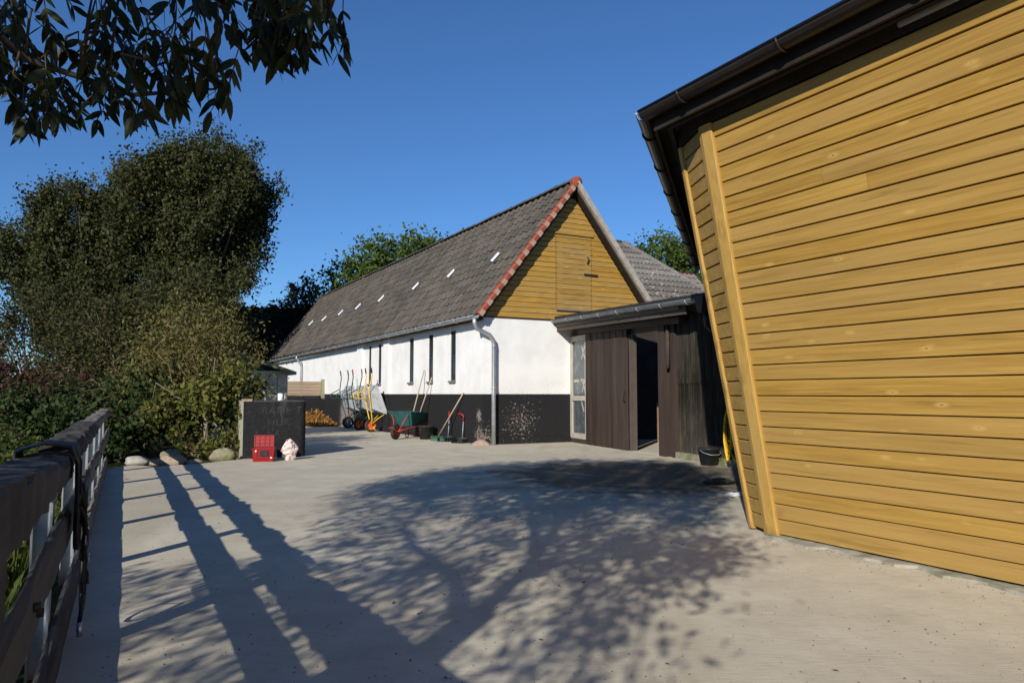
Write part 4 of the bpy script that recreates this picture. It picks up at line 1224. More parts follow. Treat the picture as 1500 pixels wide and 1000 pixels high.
# ------------------------------------------------------------------ wheelbarrows
def barrow(label, tray, frame, tyre, rim, grip, loc, rz, pitch=0.0, group=None, deep=1.0, roll=0.0):
    t = thing('wheelbarrow', label, 'wheelbarrow', loc, 0, group, rot=(roll, pitch, rz))
    zt, zb = 0.62, 0.62 - 0.30 * deep
    tl = [(-0.42, -0.31), (0.50, -0.33), (0.50, 0.33), (-0.42, 0.31)]
    bl = [(-0.22, -0.19), (0.20, -0.20), (0.20, 0.20), (-0.22, 0.19)]
    m = MB()
    v = [(x, y, zb) for x, y in bl] + [(x, y, zt + (0.06 if x > 0 else 0.0)) for x, y in tl]
    v += [(x * 0.96, y * 0.96, zt + (0.06 if x > 0 else 0.0)) for x, y in tl] + [(x * 0.95, y * 0.95, zb + 0.012) for x, y in bl]
    f = [(3, 2, 1, 0)] + [(i, (i + 1) % 4, 4 + (i + 1) % 4, 4 + i) for i in range(4)] + [(4 + i, 4 + (i + 1) % 4, 8 + (i + 1) % 4, 8 + i) for i in range(4)] + [(8 + i, 8 + (i + 1) % 4, 12 + (i + 1) % 4, 12 + i) for i in range(4)] + [(12, 13, 14, 15)]
    m.add(v, f)
    rim_pts = [(x, y, zt + (0.06 if x > 0 else 0.0)) for x, y in tl]
    m.tube(rim_pts + [rim_pts[0]], 0.012, 6)
    m.build('tray', tray, t)
    m = MB()
    for s in (-1, 1):
        m.tube([(0.66, 0.05 * s, 0.19), (0.50, 0.13 * s, 0.235), (0.10, 0.21 * s, 0.29), (-0.35, 0.25 * s, 0.36), (-0.72, 0.28 * s, 0.56), (-0.90, 0.29 * s, 0.60)], 0.017, 8)
        m.tube([(-0.10, 0.20 * s, 0.31), (-0.20, 0.22 * s, 0.05), (-0.24, 0.22 * s, 0.012), (-0.36, 0.23 * s, 0.012), (-0.40, 0.245 * s, 0.34)], 0.014, 8)
        m.tube([(0.62, 0.06 * s, 0.20), (0.52, 0.14 * s, 0.42), (0.46, 0.22 * s, 0.60)], 0.013, 6)
    m.tube([(0.72, -0.06, 0.20), (0.86, -0.07, 0.28), (0.88, 0, 0.30), (0.86, 0.07, 0.28), (0.72, 0.06, 0.20)], 0.012, 6)
    m.tube([(-0.30, -0.23, 0.10), (-0.30, 0.23, 0.10)], 0.012, 6)
    m.tube([(0.66, -0.07, 0.19), (0.66, 0.07, 0.19)], 0.011, 6)
    m.build('frame', frame, t)
    for s in (-1, 1):
        MB().tube([(-0.80, 0.286 * s, 0.58), (-0.90, 0.29 * s, 0.60), (-0.96, 0.29 * s, 0.605)], 0.021, 8).build('grip', grip, t)
    w = MB().lathe([(0.125, -0.038), (0.155, -0.046), (0.185, -0.032), (0.192, 0.0), (0.185, 0.032), (0.155, 0.046), (0.125, 0.038)], 22, (0.66, 0, 0.192), 'y', True).build('wheel', tyre, t)
    rm = MB().lathe([(0.03, -0.03), (0.05, -0.022), (0.122, -0.022), (0.127, -0.034), (0.127, 0.034), (0.122, 0.022), (0.05, 0.022), (0.03, 0.03)], 20, (0.66, 0, 0.192), 'y', True)
    rm.build('rim', rim, w)
    hb_ = MB()
    for k in range(5):
        a = 2 * math.pi * k / 5
        hb_.lathe([(0.001, 0.0), (0.021, 0.0), (0.021, -0.002)], 8, (0.66 + 0.085 * math.cos(a), -0.0245, 0.192 + 0.085 * math.sin(a)), 'y')
        hb_.lathe([(0.001, 0.0), (0.021, 0.0), (0.021, 0.002)], 8, (0.66 + 0.085 * math.cos(a), 0.0245, 0.192 + 0.085 * math.sin(a)), 'y')
    hb_.build('rim_holes', M['black_plastic'], w)
    return t
WG = 'wheelbarrows kept along the barn wall'
def stand(u, v, yaw, label, *mats, deep=1.0, lean_deg=76):
    """tipped up on its wheel with the handles towards the wall"""
    t = barrow(label, *mats, (0, 0, 0), yaw, R(lean_deg), WG, deep)
    M4 = Matrix.Rotation(R(lean_deg), 4, 'Y')
    zmin = min((M4 @ Vector(p)).z for p in ((0.66 + 0.192 * math.cos(a), 0, 0.192 + 0.192 * math.sin(a)) for a in np.linspace(0, 6.28, 40)))
    x, y, _ = BW(u, v); t.location = (x, y, -zmin)
    return t
stand(-0.78, 9.1, BR + R(8), 'farthest wheelbarrow tipped up on its wheel, dark green frame, black wheel with grey rim', M['tray_grey'], M['green_metal'], M['rubber'], M['tray_grey'], M['green_metal'], deep=1.0, lean_deg=70)
stand(-0.78, 7.75, BR + R(12), 'tipped up wheelbarrow with pale tray and red orange wheel, second from the far end', M['tray_grey'], M['green_metal'], M['rubber'], M['orange'], M['red_plastic'], deep=0.9, lean_deg=72)
stand(-0.82, 6.55, BR + R(0), 'tipped up wheelbarrow with yellow handles, orange spotted wheel and big grey tray', M['tray_grey'], M['yellow_metal'], M['rubber'], M['orange'], M['black_plastic'], deep=1.0, lean_deg=72)
x, y, _ = BW(-0.52, 3.15)
barrow('green plastic wheelbarrow on red frame standing level with broom handles in its tray', M['teal_plastic'], M['red_metal'], M['rubber'], M['red_metal'], M['red_metal'], (x, y, 0), BR + R(220), 0.0, WG, 1.05)

# ------------------------------------------------------------------ tools
TG = 'long handled tools along the barn wall'
def stick(name, label, p0, p1, r, mat, cat, group=TG):
    o = MB().tube([p0, p1], [r, r * 0.9], 8).build(name, mat)
    return tag(o, label, cat, group)
bx, by, bz_ = BW(-0.42, 3.55)
stick('tool_handle', 'pale wooden handle standing in the green barrow, the taller left one', BW(-0.45, 3.25, 0.36), BW(-0.05, 3.35, 1.72), 0.018, M['handle_wood'], 'handle')
stick('tool_handle', 'pale wooden handle standing in the green barrow, the shorter right one', BW(-0.36, 3.08, 0.36), BW(-0.04, 2.85, 1.52), 0.016, M['handle_wood'], 'handle')
br_ = thing('broom', 'yard broom with green head and wooden handle leaning on black barn base', 'broom', (0, 0, 0), 0, TG)
MB().tube([BW(-0.33, 1.72, 0.10), BW(-0.03, 0.95, 1.13)], 0.015, 8).build('handle', M['handle_wood'], br_)
e0, e1 = Vector(BW(-0.40, 1.95, 0)), Vector(BW(-0.27, 1.50, 0))
dd = (e1 - e0).normalized(); sd = Vector((-dd.y, dd.x, 0))
def bar(p0, p1, w, z0, z1, name, mat, par):
    p0 = Vector(p0); p1 = Vector(p1); d = (p1 - p0).normalized(); s = Vector((-d.y, d.x, 0)) * w
    lo = [p0 + s, p0 - s, p1 - s, p1 + s]
    return MB().prism([(p.x, p.y, z0) for p in lo], [(p.x, p.y, z1) for p in lo]).build(name, mat, par)
bar(e0, e1, 0.035, 0.075, 0.12, 'head', M['green_metal'], br_)
bar(e0, e1, 0.028, 0.003, 0.076, 'bristles', simple('green_bristles', (0.05, 0.13, 0.09), 0.9), br_)
def pan(label, u, v, grip, ztop, tilt=0.0, rz=0.0, cw=0.15):
    t = thing('dustpan', label, 'dustpan', BW(u, v), BR + rz, TG)
    m = MB().box((-cw, -0.02, 0.0), (cw, 0.22, 0.012)).box((-cw, 0.2, 0.012), (cw, 0.215, 0.12)).box((-cw, -0.02, 0.012), (-cw + 0.008, 0.2, 0.09)).box((cw - 0.008, -0.02, 0.012), (cw, 0.2, 0.09))
    m.build('pan', M['black_plastic'], t)
    MB().tube([(0, 0.20, 0.09), (tilt, 0.24, ztop - 0.18)], 0.011, 8).build('shaft', M['galv'], t)
    return t
t = pan('long handled dustpan with straight red grip behind the broom', -0.32, 1.45, None, 0.70, 0.0, R(-60))
MB().tube([(0, 0.238, 0.50), (0, 0.245, 0.70)], 0.019, 8).build('grip', M['red_plastic'], t)
t = pan('long handled dustpan with hooked red grip, nearest the downpipe', -0.26, 0.78, None, 0.66, 0.0, R(-60))
MB().tube([(0, 0.238, 0.50), (0.0, 0.245, 0.60), (-0.03, 0.245, 0.635), (-0.10, 0.24, 0.655), (-0.15, 0.24, 0.64)], 0.018, 8).build('grip', M['red_plastic'], t)
bk_ = thing('bucket', 'dark grey rubber tub standing by the barn wall right of the green wheelbarrow', 'bucket', BW(-0.30, 2.55), BR)
MB().lathe([(0.001, 0.0), (0.15, 0.0), (0.20, 0.30), (0.215, 0.30), (0.215, 0.325), (0.195, 0.325), (0.14, 0.015), (0.001, 0.012)], 20).build('tub', M['rubber'], bk_)
bk2 = thing('bucket', 'black feed bucket on the kerb corner beside the yellow rope', 'bucket', (3.06, 11.78, 0), R(20))
MB().lathe([(0.001, 0.0), (0.125, 0.0), (0.165, 0.24), (0.178, 0.24), (0.178, 0.262), (0.158, 0.262), (0.118, 0.015), (0.001, 0.012)], 24).build('tub', M['black_plastic'], bk2)
MB().tube([(-0.172, 0, 0.24), (-0.16, -0.10, 0.20), (-0.09, -0.185, 0.17), (0.05, -0.20, 0.17), (0.14, -0.12, 0.19), (0.172, 0, 0.24)], 0.006, 6).build('bail', M['galv'], bk2)
# yellow hose hanging at the end of the lean-to
hose = thing('hose', 'yellow hose hanging in loops between lean-to and yellow hall', 'hose', (3.30, 11.28, 0), LR)
MB().tube([(-0.11, 0.0, 0.86), (-0.06, 0.0, 0.86)], 0.02, 8).build('hook', M['hatch_iron'], hose)
m = MB()
for k in range(5):
    dx = -0.10 + 0.022 * k; zl = 0.10 + 0.07 * k
    pts = []
    for i in range(15):
        a = 2 * math.pi * i / 14
        pts.append((dx + 0.01 * math.sin(3 * a + k), (0.075 + 0.012 * k) * math.sin(a) + 0.012 * k, (0.86 + zl) / 2 + (0.86 - zl) / 2 * math.cos(a)))
    m.tube(pts, 0.013, 6)
m.tube([(-0.05, 0.05, 0.30), (-0.06, -0.08, 0.16), (-0.08, -0.20, 0.10), (-0.06, -0.26, 0.02)], 0.013, 6)
m.build('coil', M['yellow_rope'], hose)
crumple('sheet', (2.55, 9.35, 0.0), 0.17, 0.06, M['black_plastic'], 9, 0.3, 'crumpled black plastic sheet lying in tree shade near the hall corner', 'sheet')
crumple('paper_scrap', (2.40, 8.15, 0.0), 0.09, 0.05, M['white_paper'], 14, 0.3, 'small white paper scrap on the ground by the hall corner', 'scrap')

# ------------------------------------------------------------------ stones edging the hedge bed
def stone(loc, sx, sy, sz, seed, mat, label, rz):
    r_ = np.random.default_rng(seed)
    n, mm = 16, 10; vs = []
    ph = r_.uniform(0, 6, 6)
    for i in range(mm):
        th = math.pi * i / (mm - 1)
        for k in range(n):
            a = 2 * math.pi * k / n
            q = 1 + 0.10 * math.sin(2 * a + ph[0]) + 0.09 * math.sin(3 * a + ph[1] + th) + 0.07 * math.sin(5 * th + ph[2] + a) + 0.05 * math.sin(7 * a + ph[3]) + r_.normal() * 0.018
            sq = lambda c: math.copysign(abs(c) ** 0.75, c)
            vs.append((sx * q * sq(math.cos(a)) * math.sin(th) ** 0.8, sy * q * sq(math.sin(a)) * math.sin(th) ** 0.8, sz * (0.8 + q * math.cos(th))))
    fs = [(i * n + k, i * n + (k + 1) % n, (i + 1) * n + (k + 1) % n, (i + 1) * n + k) for i in range(mm - 1) for k in range(n)]
    m = MB(); m.add(vs, fs, True)
    o = m.build('stone', mat); o.location = loc; o.rotation_euler = (0, 0, rz)
    return tag(o, label, 'stone', 'stones edging the hedge bed')
stone((-6.02, 12.15, -0.05), 0.18, 0.13, 0.085, 1, M['stone_white'], 'rough white grey stone at the left end of the edging', 0.3)
stone((-5.78, 12.25, -0.05), 0.17, 0.12, 0.055, 2, M['stone_pink'], 'flat pale stone between the white stone and the mossy slab', 0.1)
stone((-5.74, 12.75, -0.03), 0.16, 0.11, 0.11, 3, M['stone_moss'], 'square yellowish stone standing behind the edging row', 0.4)
stone((-5.42, 12.15, -0.06), 0.20, 0.13, 0.105, 4, M['stone_pink'], 'round pinkish stone in the middle of the edging', 0.2)
stone((-5.12, 12.25, -0.06), 0.15, 0.10, 0.06, 5, M['stone_pink'], 'low pinkish stone just right of the round one', 0.8)
stone((-4.86, 12.72, -0.05), 0.20, 0.15, 0.13, 6, M['stone_moss'], 'green mossy boulder against the end of the black low wall', 0.3)

# ------------------------------------------------------------------ small shed and far dark building
shed = thing('garden_shed', 'small grey green shed with mossy roof half hidden behind the shrubs', 'shed', (-7.6, 19.6, 0), BR)
MB().box((0, 0, -0.1), (1.7, 1.8, 1.72)).build('wall', M['shed_wall'], shed)
MB().prism([(-0.2, -0.22, 2.32), (1.9, -0.22, 1.62), (1.9, -0.22, 1.70), (-0.2, -0.22, 2.40)], [(-0.2, 2.0, 2.32), (1.9, 2.0, 1.62), (1.9, 2.0, 1.70), (-0.2, 2.0, 2.40)]).build('roof', M['shed_roof'], shed)
for k in range(6):
    MB().box((0.05 + 0.28 * k, -0.02, 0.0), (0.31 + 0.28 * k, -0.001, 1.62)).build('plank', M['shed_wall'], shed)
far = thing('farmhouse', 'far building with long black thatched roof overgrown beyond the end of the barn', 'building', BW(0, 28.5), BR)
MB().box((-8, 0.6, -0.1), (3.5, 7.4, 2.3)).build('wall', M['shed_wall'], far)
nx, nz = 60, 16; vs, fs = [], []
rs = np.random.default_rng(3)
for i in range(nx + 1):
    for j in range(nz + 1):
        t = j / nz; bumpy = 0.10 * math.sin(i * 0.9 + j) + rs.normal() * 0.05
        vs.append((-8.3 + 12 * i / nx, -0.2 + 4.2 * t, 2.0 + 4.3 * t + bumpy * 0.7))
for i in range(nx):
    for j in range(nz):
        a = i * (nz + 1) + j; fs.append((a, a + nz + 1, a + nz + 2, a + 1))
b = len(vs)
vs += [(-8.3, 8.2, 2.0), (3.7, 8.2, 2.0)]
fs += [(nz, (nx + 1) * (nz + 1) - 1, b + 1, b)]
m = MB(); m.add(vs, fs, True); m.build('roof', M['thatch'], far)
n = 5200
u_ = -8.1 + 11.7 * rs.random(n); t_ = rs.random(n)
pts = np.stack([u_, -0.28 + 4.2 * t_, 2.08 + 4.3 * t_ + 0.1], 1) + rs.normal(size=(n, 3)) * 0.10
V, F = leaf_quads(pts, 0.22, rs, 0.2, 0.8)
np_obj('ivy', V, F, M['leaf_ivy'], far, 'stuff')

# lichen-grey roofs to the right of the gable
def tiled_slope(name, parent, mat, p00, p10, p01, p11, nu, nv, amp=0.065):
    """wavy pantile courses between four corners (eave left/right, ridge left/right)"""
    p00, p10, p01, p11 = map(Vector, (p00, p10, p01, p11))
    nn = (p10 - p00).cross(p01 - p00).normalized()
    if nn.z < 0: nn = -nn
    vs, fs = [], []; per = 4
    for j in range(nv):
        b = len(vs)
        for t, lift in ((j / nv, 0.045), ((j + 1.0) / nv, 0.0)):
            a, c = p00.lerp(p01, t), p10.lerp(p11, t)
            for i in range(nu * per + 1):
                s = i / (nu * per)
                w = (0.0, 0.7, 1.0, 0.5)[i % per] * amp
                vs.append(tuple(a.lerp(c, s) + nn * (lift + w)))
        k = nu * per + 1
        fs += [(b + i, b + i + 1, b + k + i + 1, b + k + i) for i in range(nu * per)]
        # front edge of the course
        e = len(vs)
        a, c = p00.lerp(p01, j / nv), p10.lerp(p11, j / nv)
        vs += [tuple(a.lerp(c, i / (nu * per)) - nn * 0.01) for i in range(nu * per + 1)]
        fs += [(e + i, e + i + 1, b + i + 1, b + i) for i in range(nu * per)]
    m = MB(); m.add(vs, fs)
    return m.build(name, mat, parent, 'stuff')
h2 = thing('outbuilding', 'building behind the lean-to with hipped grey roof whitened by lichen', 'building', BARN, BR)
MB().box((4.95, 2.4, -0.1), (10.6, 8.8, 2.9)).build('wall', M['barn_wall'], h2)
r2 = MB().prism([(4.7, 1.9, 2.93), (11.0, 1.9, 2.93), (11.0, 9.2, 2.93), (4.7, 9.2, 2.93)], [(4.75, 5.35, 6.05), (7.75, 5.35, 6.05), (7.75, 5.6, 6.05), (4.75, 5.6, 6.05)]).build('roof', M['lichen_tile'], h2)
tiled_slope('roof_tile_courses', r2, M['lichen_tile'], (4.7, 1.88, 2.95), (11.0, 1.88, 2.95), (4.75, 5.35, 6.07), (7.75, 5.35, 6.07), 26, 15)
tiled_slope('roof_tile_courses', r2, M['lichen_tile'], (11.02, 1.9, 2.95), (11.02, 9.2, 2.95), (7.78, 5.35, 6.07), (7.78, 5.6, 6.07), 28, 15)
m = MB()
m.tube([(11.0, 1.88, 3.0), (7.77, 5.35, 6.13)], 0.10, 8); m.tube([(4.7, 5.45, 6.12), (7.77, 5.45, 6.12)], 0.11, 8)
m.build('ridge', M['lichen_tile'], r2)
h3 = thing('outbuilding', 'farther building with brownish tiled roof peeping out beside the yellow hall', 'building', BARN, BR)
MB().box((9.3, 9.6, -0.1), (17.0, 16.0, 3.2)).build('wall', M['barn_wall'], h3)
r3 = MB().prism([(9.0, 9.0, 3.2), (17.4, 9.0, 3.2), (17.4, 16.4, 3.2), (9.0, 16.4, 3.2)], [(9.0, 12.6, 6.75), (17.4, 12.6, 6.75), (17.4, 12.8, 6.75), (9.0, 12.8, 6.75)]).build('roof', M['old_tile'], h3)
tiled_slope('roof_tile_courses', r3, M['old_tile'], (9.0, 8.97, 3.22), (17.4, 8.97, 3.22), (9.0, 12.58, 6.77), (17.4, 12.58, 6.77), 32, 14)
MB().tube([(9.0, 12.7, 6.80), (17.4, 12.7, 6.80)], 0.11, 8).build('ridge', M['clay_red'], r3)

# ------------------------------------------------------------------ trees and shrubs
def cloud(rng, blobs, ncl, per, sig, shell=0.55, sig_z=None, boughs=0):
    """leaf positions: boughs spread through ellipsoids, each carrying clusters of leaves, with gaps between"""
    out = []; cents = []
    vol = np.array([b[1][0] * b[1][1] * b[1][2] for b in blobs]) ** 0.7
    cnt = np.maximum(3, (ncl * vol / vol.sum()).astype(int))
    for (c, r), k in zip(blobs, cnt):
        r = np.array(r)
        nb = max(3, int(boughs * k / ncl)) if boughs else k
        d = rng.normal(size=(nb, 3)); d /= np.linalg.norm(d, axis=1, keepdims=True)
        rad = shell + (1 - shell) * rng.random((nb, 1)) ** 0.6
        rad *= 1 + rng.normal(size=(nb, 1)) * 0.15
        bc = np.array(c) + d * rad * r
        if boughs:
            w = rng.integers(0, nb, k)
            bs = float(r.mean()) * 0.17
            along = d[w] * r * 0.30 * (rng.random((k, 1)) - 0.55)
            cc = bc[w] + along + rng.normal(size=(k, 3)) * bs
        else:
            cc = bc
        cents.append(cc)
        m_ = max(2, int(per))
        s3 = np.array([sig, sig, sig_z or sig])
        size = (0.5 + 0.9 * rng.random((k, 1, 1)))
        pts = cc[:, None, :] + rng.normal(size=(k, m_, 3)) * s3 * size
        out.append(pts.reshape(-1, 3))
    return np.concatenate(out), np.concatenate(cents)

def trunk_mesh(mat, parent, pts, rads, name='trunk', seg=9):
    return MB().tube(pts, rads, seg).build(name, mat, parent)

def limbs(mat, parent, base, cents, rng, n, r0=0.05, name='limbs', bend=0.3):
    m = MB(); base = Vector(base)
    idx = rng.choice(len(cents), min(n, len(cents)), replace=False)
    for i in idx:
        c = Vector(cents[i])
        mid = base.lerp(c, 0.5) + Vector((rng.normal(), rng.normal(), rng.normal() + 0.4)) * bend
        m.tube([base, base.lerp(mid, 0.55), mid, mid.lerp(c, 0.6), c], [r0, r0 * 0.8, r0 * 0.55, r0 * 0.35, r0 * 0.12], 5)
    return m.build(name, mat, parent)

def make_tree(name, label, cat, loc, blobs, ncl, per, sig, leafsize, leafm, bark, trunk_r, trunk_h, seed, nl=24, aspect=0.55, droop=0.0, shell=0.55, sig_z=None, group=None, stems=None, lim_r=0.05, boughs=0):
    rng = np.random.default_rng(seed)
    t = thing(name, label, cat, loc, 0, group)
    P, C = cloud(rng, blobs, ncl, per, sig, shell, sig_z, boughs)
    P[:, 2] = np.maximum(P[:, 2], 0.03)
    V, F = leaf_quads(P, leafsize, rng, droop, aspect)
    np_obj('crown', V, F, leafm, t, 'stuff')
    top = (rng.normal() * 0.1, rng.normal() * 0.1, trunk_h)
    if stems:
        m = MB()
        for st in stems:
            m.tube(st[0], st[1], 8)
        m.build('trunk', bark, t)
    else:
        trunk_mesh(bark, t, [(0, 0, -0.1), (0.03, 0.02, trunk_h * 0.4), top], [trunk_r * 1.25, trunk_r, trunk_r * 0.7])
    if nl: limbs(bark, t, top, C, rng, nl, lim_r)
    return t

HG = 'trees and shrubs of the hedge left of the yard'
make_tree('poplar_tree', 'tallest olive green tree rising above the hedge on the left', 'tree', (-14.6, 34.5, 0),
          [((0.1, 0, 11.1), (2.2, 2.2, 2.3)), ((1.6, 0, 9.7), (1.7, 2.0, 1.7)), ((-2.1, 0, 9.9), (2.1, 2.0, 1.7)), ((-0.1, 0, 7.6), (2.7, 2.4, 2.1)), ((0.3, 0, 5.2), (2.2, 2.0, 1.6))],
          1900, 56, 0.20, 0.15, M['leaf_poplar'], M['bark'], 0.35, 4.6, 21, 36, 0.75, 0, 0.4, 0.32, HG, lim_r=0.10, boughs=150)
make_tree('poplar_tree', 'broad olive tree at the left edge of the photo, lower than its neighbour', 'tree', (-20.6, 35.5, 0),
          [((-0.3, 0, 9.3), (2.2, 2.0, 1.7)), ((1.6, 0, 7.6), (2.7, 2.4, 2.2)), ((-2.7, 0, 7.5), (2.0, 2.0, 1.6)), ((0.2, 0, 5.3), (2.9, 2.4, 1.7))],
          1500, 56, 0.20, 0.15, M['leaf_poplar'], M['bark'], 0.3, 4.4, 22, 30, 0.75, 0, 0.4, 0.32, HG, lim_r=0.10, boughs=120)
make_tree('hawthorn_tree', 'dark twiggy hawthorn with reddish haze under the tall olive tree', 'tree', (-8.4, 17.2, 0),
          [((0, 0, 2.3), (1.7, 1.2, 1.3)), ((-1.5, 0.2, 1.9), (1.25, 1.1, 1.2)), ((1.2, 0.1, 2.8), (1.1, 1.0, 0.8))],
          460, 40, 0.15, 0.085, M['leaf_haw'], M['twig'], 0.12, 1.0, 23, 70, 0.6, 0, 0.3, None, HG, lim_r=0.03, boughs=60)
make_tree('hawthorn_tree', 'broad olive hawthorn filling the gap at the left below the tall trees', 'tree', (-13.0, 20.5, 0),
          [((0, 0, 2.3), (1.9, 1.3, 1.6)), ((-1.6, 0.2, 1.8), (1.5, 1.2, 1.4)), ((1.8, 0.1, 2.6), (1.6, 1.2, 1.4))],
          420, 40, 0.16, 0.09, M['leaf_haw'], M['twig'], 0.12, 1.0, 43, 40, 0.6, 0, 0.3, None, HG, lim_r=0.03, boughs=70)
make_tree('hazel_shrub', 'dense dark green shrub behind the end of the fence', 'shrub', (-7.0, 14.4, 0),
          [((0, 0, 0.75), (1.0, 0.8, 0.75)), ((-0.9, 0.3, 0.9), (1.0, 0.8, 0.7)), ((0.6, 0.2, 1.05), (0.7, 0.7, 0.6))],
          240, 40, 0.12, 0.105, M['leaf_hedge'], M['twig'], 0.05, 0.5, 24, 24, 0.6, 0.1, 0.4, None, HG, lim_r=0.018, boughs=45)
make_tree('bramble_shrub', 'low leafy dark shrub beside the fence end', 'shrub', (-8.4, 12.6, 0),
          [((0, 0, 0.55), (1.0, 0.8, 0.55)), ((-1.2, 0.0, 0.55), (1.0, 0.9, 0.5)), ((1.2, 0.3, 0.4), (0.7, 0.6, 0.4))],
          220, 40, 0.12, 0.095, M['leaf_hedge'], M['twig'], 0.04, 0.3, 25, 24, 0.6, 0.1, 0.4, None, HG, lim_r=0.014, boughs=45)
make_tree('dogwood_shrub', 'reddish brown shrub low at the left edge of the photo', 'shrub', (-10.2, 14.8, 0),
          [((0, 0, 0.95), (1.0, 0.9, 0.8)), ((-1.1, 0, 0.85), (0.9, 0.9, 0.75)), ((0.9, 0, 0.9), (0.9, 0.9, 0.65))],
          230, 38, 0.14, 0.085, M['leaf_brown'], M['twig'], 0.04, 0.4, 26, 40, 0.6, 0, 0.3, None, HG, lim_r=0.016, boughs=45)
make_tree('elder_shrub', 'yellow green elder shrub with a bare pale stem above the edging stones', 'shrub', (-5.42, 13.4, 0),
          [((0.05, 0.2, 1.1), (0.7, 0.55, 0.5)), ((0.45, 0.1, 0.9), (0.45, 0.45, 0.45)), ((-0.55, 0.2, 0.9), (0.5, 0.5, 0.45)), ((0.2, 0.3, 1.4), (0.5, 0.45, 0.32))],
          260, 28, 0.10, 0.105, M['leaf_elder'], M['pale_bark'], 0.045, 0.7, 27, 30, 0.5, 0.35, 0.4, None, HG,
          stems=[([(0, 0, -0.05), (0.01, -0.02, 0.3), (-0.02, 0, 0.62), (0.02, 0.03, 0.75)], [0.05, 0.042, 0.04, 0.03]), ([(0.12, 0.15, -0.05), (0.25, 0.15, 0.5), (0.4, 0.2, 0.9)], [0.03, 0.025, 0.018])], lim_r=0.018, boughs=34)
make_tree('dry_shrub', 'half bare tan shrub with arching twigs above the elder', 'shrub', (-6.0, 14.3, 0),
          [((-0.1, 0, 2.1), (1.0, 0.8, 0.85)), ((0.35, 0, 1.65), (0.85, 0.7, 0.6)), ((-0.6, 0, 1.6), (0.8, 0.7, 0.65))],
          330, 28, 0.15, 0.09, M['leaf_dry'], M['dry_twig'], 0.06, 0.9, 28, 150, 0.32, 0.3, 0.45, None, HG, lim_r=0.013)
make_tree('ground_shrub', 'bright green seedling clump between two edging stones', 'plant', (-5.66, 12.85, 0), [((0, 0, 0.13), (0.13, 0.1, 0.11))], 14, 10, 0.04, 0.07, M['leaf_elder'], M['twig'], 0.006, 0.1, 29, 5, 0.6, 0, 0.3, None, HG, lim_r=0.004)
make_tree('nettle_clump', 'green nettle clump at the foot of the elder stem', 'plant', (-5.05, 13.3, 0), [((0, 0, 0.2), (0.42, 0.25, 0.22)), ((-0.4, 0.1, 0.15), (0.3, 0.2, 0.2))], 60, 16, 0.07, 0.09, M['leaf_elder'], M['twig'], 0.008, 0.15, 30, 10, 0.5, 0.2, 0.3, None, HG, lim_r=0.005)

BG_ = 'trees standing behind the farm roofs'
make_tree('walnut_tree', 'broad fresh green tree rising behind the barn ridge', 'tree', (-6.2, 41, 0),
          [((0.2, 0, 8.2), (2.4, 2.0, 1.75)), ((-2.1, 0, 6.9), (1.9, 1.8, 1.6)), ((2.0, 0, 8.6), (1.7, 1.6, 1.2)), ((3.6, 0.2, 8.7), (1.2, 1.2, 1.0))],
          260, 46, 0.34, 0.26, M['leaf_walnut'], M['bark'], 0.3, 5.0, 31, 20, 0.5, 0.2, 0.5, None, BG_, lim_r=0.1)
make_tree('rowan_tree', 'small dark tree standing behind the black thatched roof', 'tree', (-12.9, 46, 0),
          [((0, 0, 6.6), (1.0, 0.9, 1.5)), ((-1.1, 0, 5.9), (0.9, 0.9, 0.9)), ((0.9, 0, 5.9), (0.8, 0.9, 0.8)), ((1.9, 0, 5.6), (0.5, 0.6, 0.5))],
          120, 34, 0.22, 0.24, M['leaf_dark'], M['bark'], 0.18, 4.6, 32, 16, 0.5, 0.3, 0.4, None, BG_, lim_r=0.06)
make_tree('ash_tree', 'green treetop showing between grey roof and yellow hall', 'tree', (7.4, 37, 0),
          [((0, 0, 7.6), (1.7, 1.4, 1.5)), ((1.6, 0, 7.2), (1.4, 1.3, 1.4)), ((-0.9, 0, 7.0), (0.9, 1.0, 1.1))],
          190, 40, 0.28, 0.2, M['leaf_walnut'], M['bark'], 0.25, 4.6, 33, 18, 0.5, 0.2, 0.45, None, BG_, lim_r=0.08)

# undergrowth beyond the fence
rs = np.random.default_rng(41)
n = 42000
w_ = -0.40 - 5.2 * rs.random(n) ** 1.2; s_ = -0.5 + 12.7 * rs.random(n) ** 0.8
h_ = (0.30 + 0.42 * np.clip(-w_ / 2.5, 0, 1)) * (0.7 + 0.5 * np.sin(s_ * 2.1 + w_ * 1.7) * np.cos(w_ * 2.3)) * np.clip((s_ + 0.5) / 4.5, 0.3, 1.15)
h_ = np.clip(h_, 0.1, None)
zz = h_ * rs.random(n) ** 0.45
pts = np.stack([FA[0] + FD[0] * s_ + FW[0] * w_, FA[1] + FD[1] * s_ + FW[1] * w_, zz], 1)
V, F = leaf_quads(pts, 0.075, rs, 0.1, 0.5)
tag(np_obj('undergrowth', V, F, M['leaf_nettle']), 'knee high green nettles and weeds growing beyond the fence', 'undergrowth', kind='stuff')
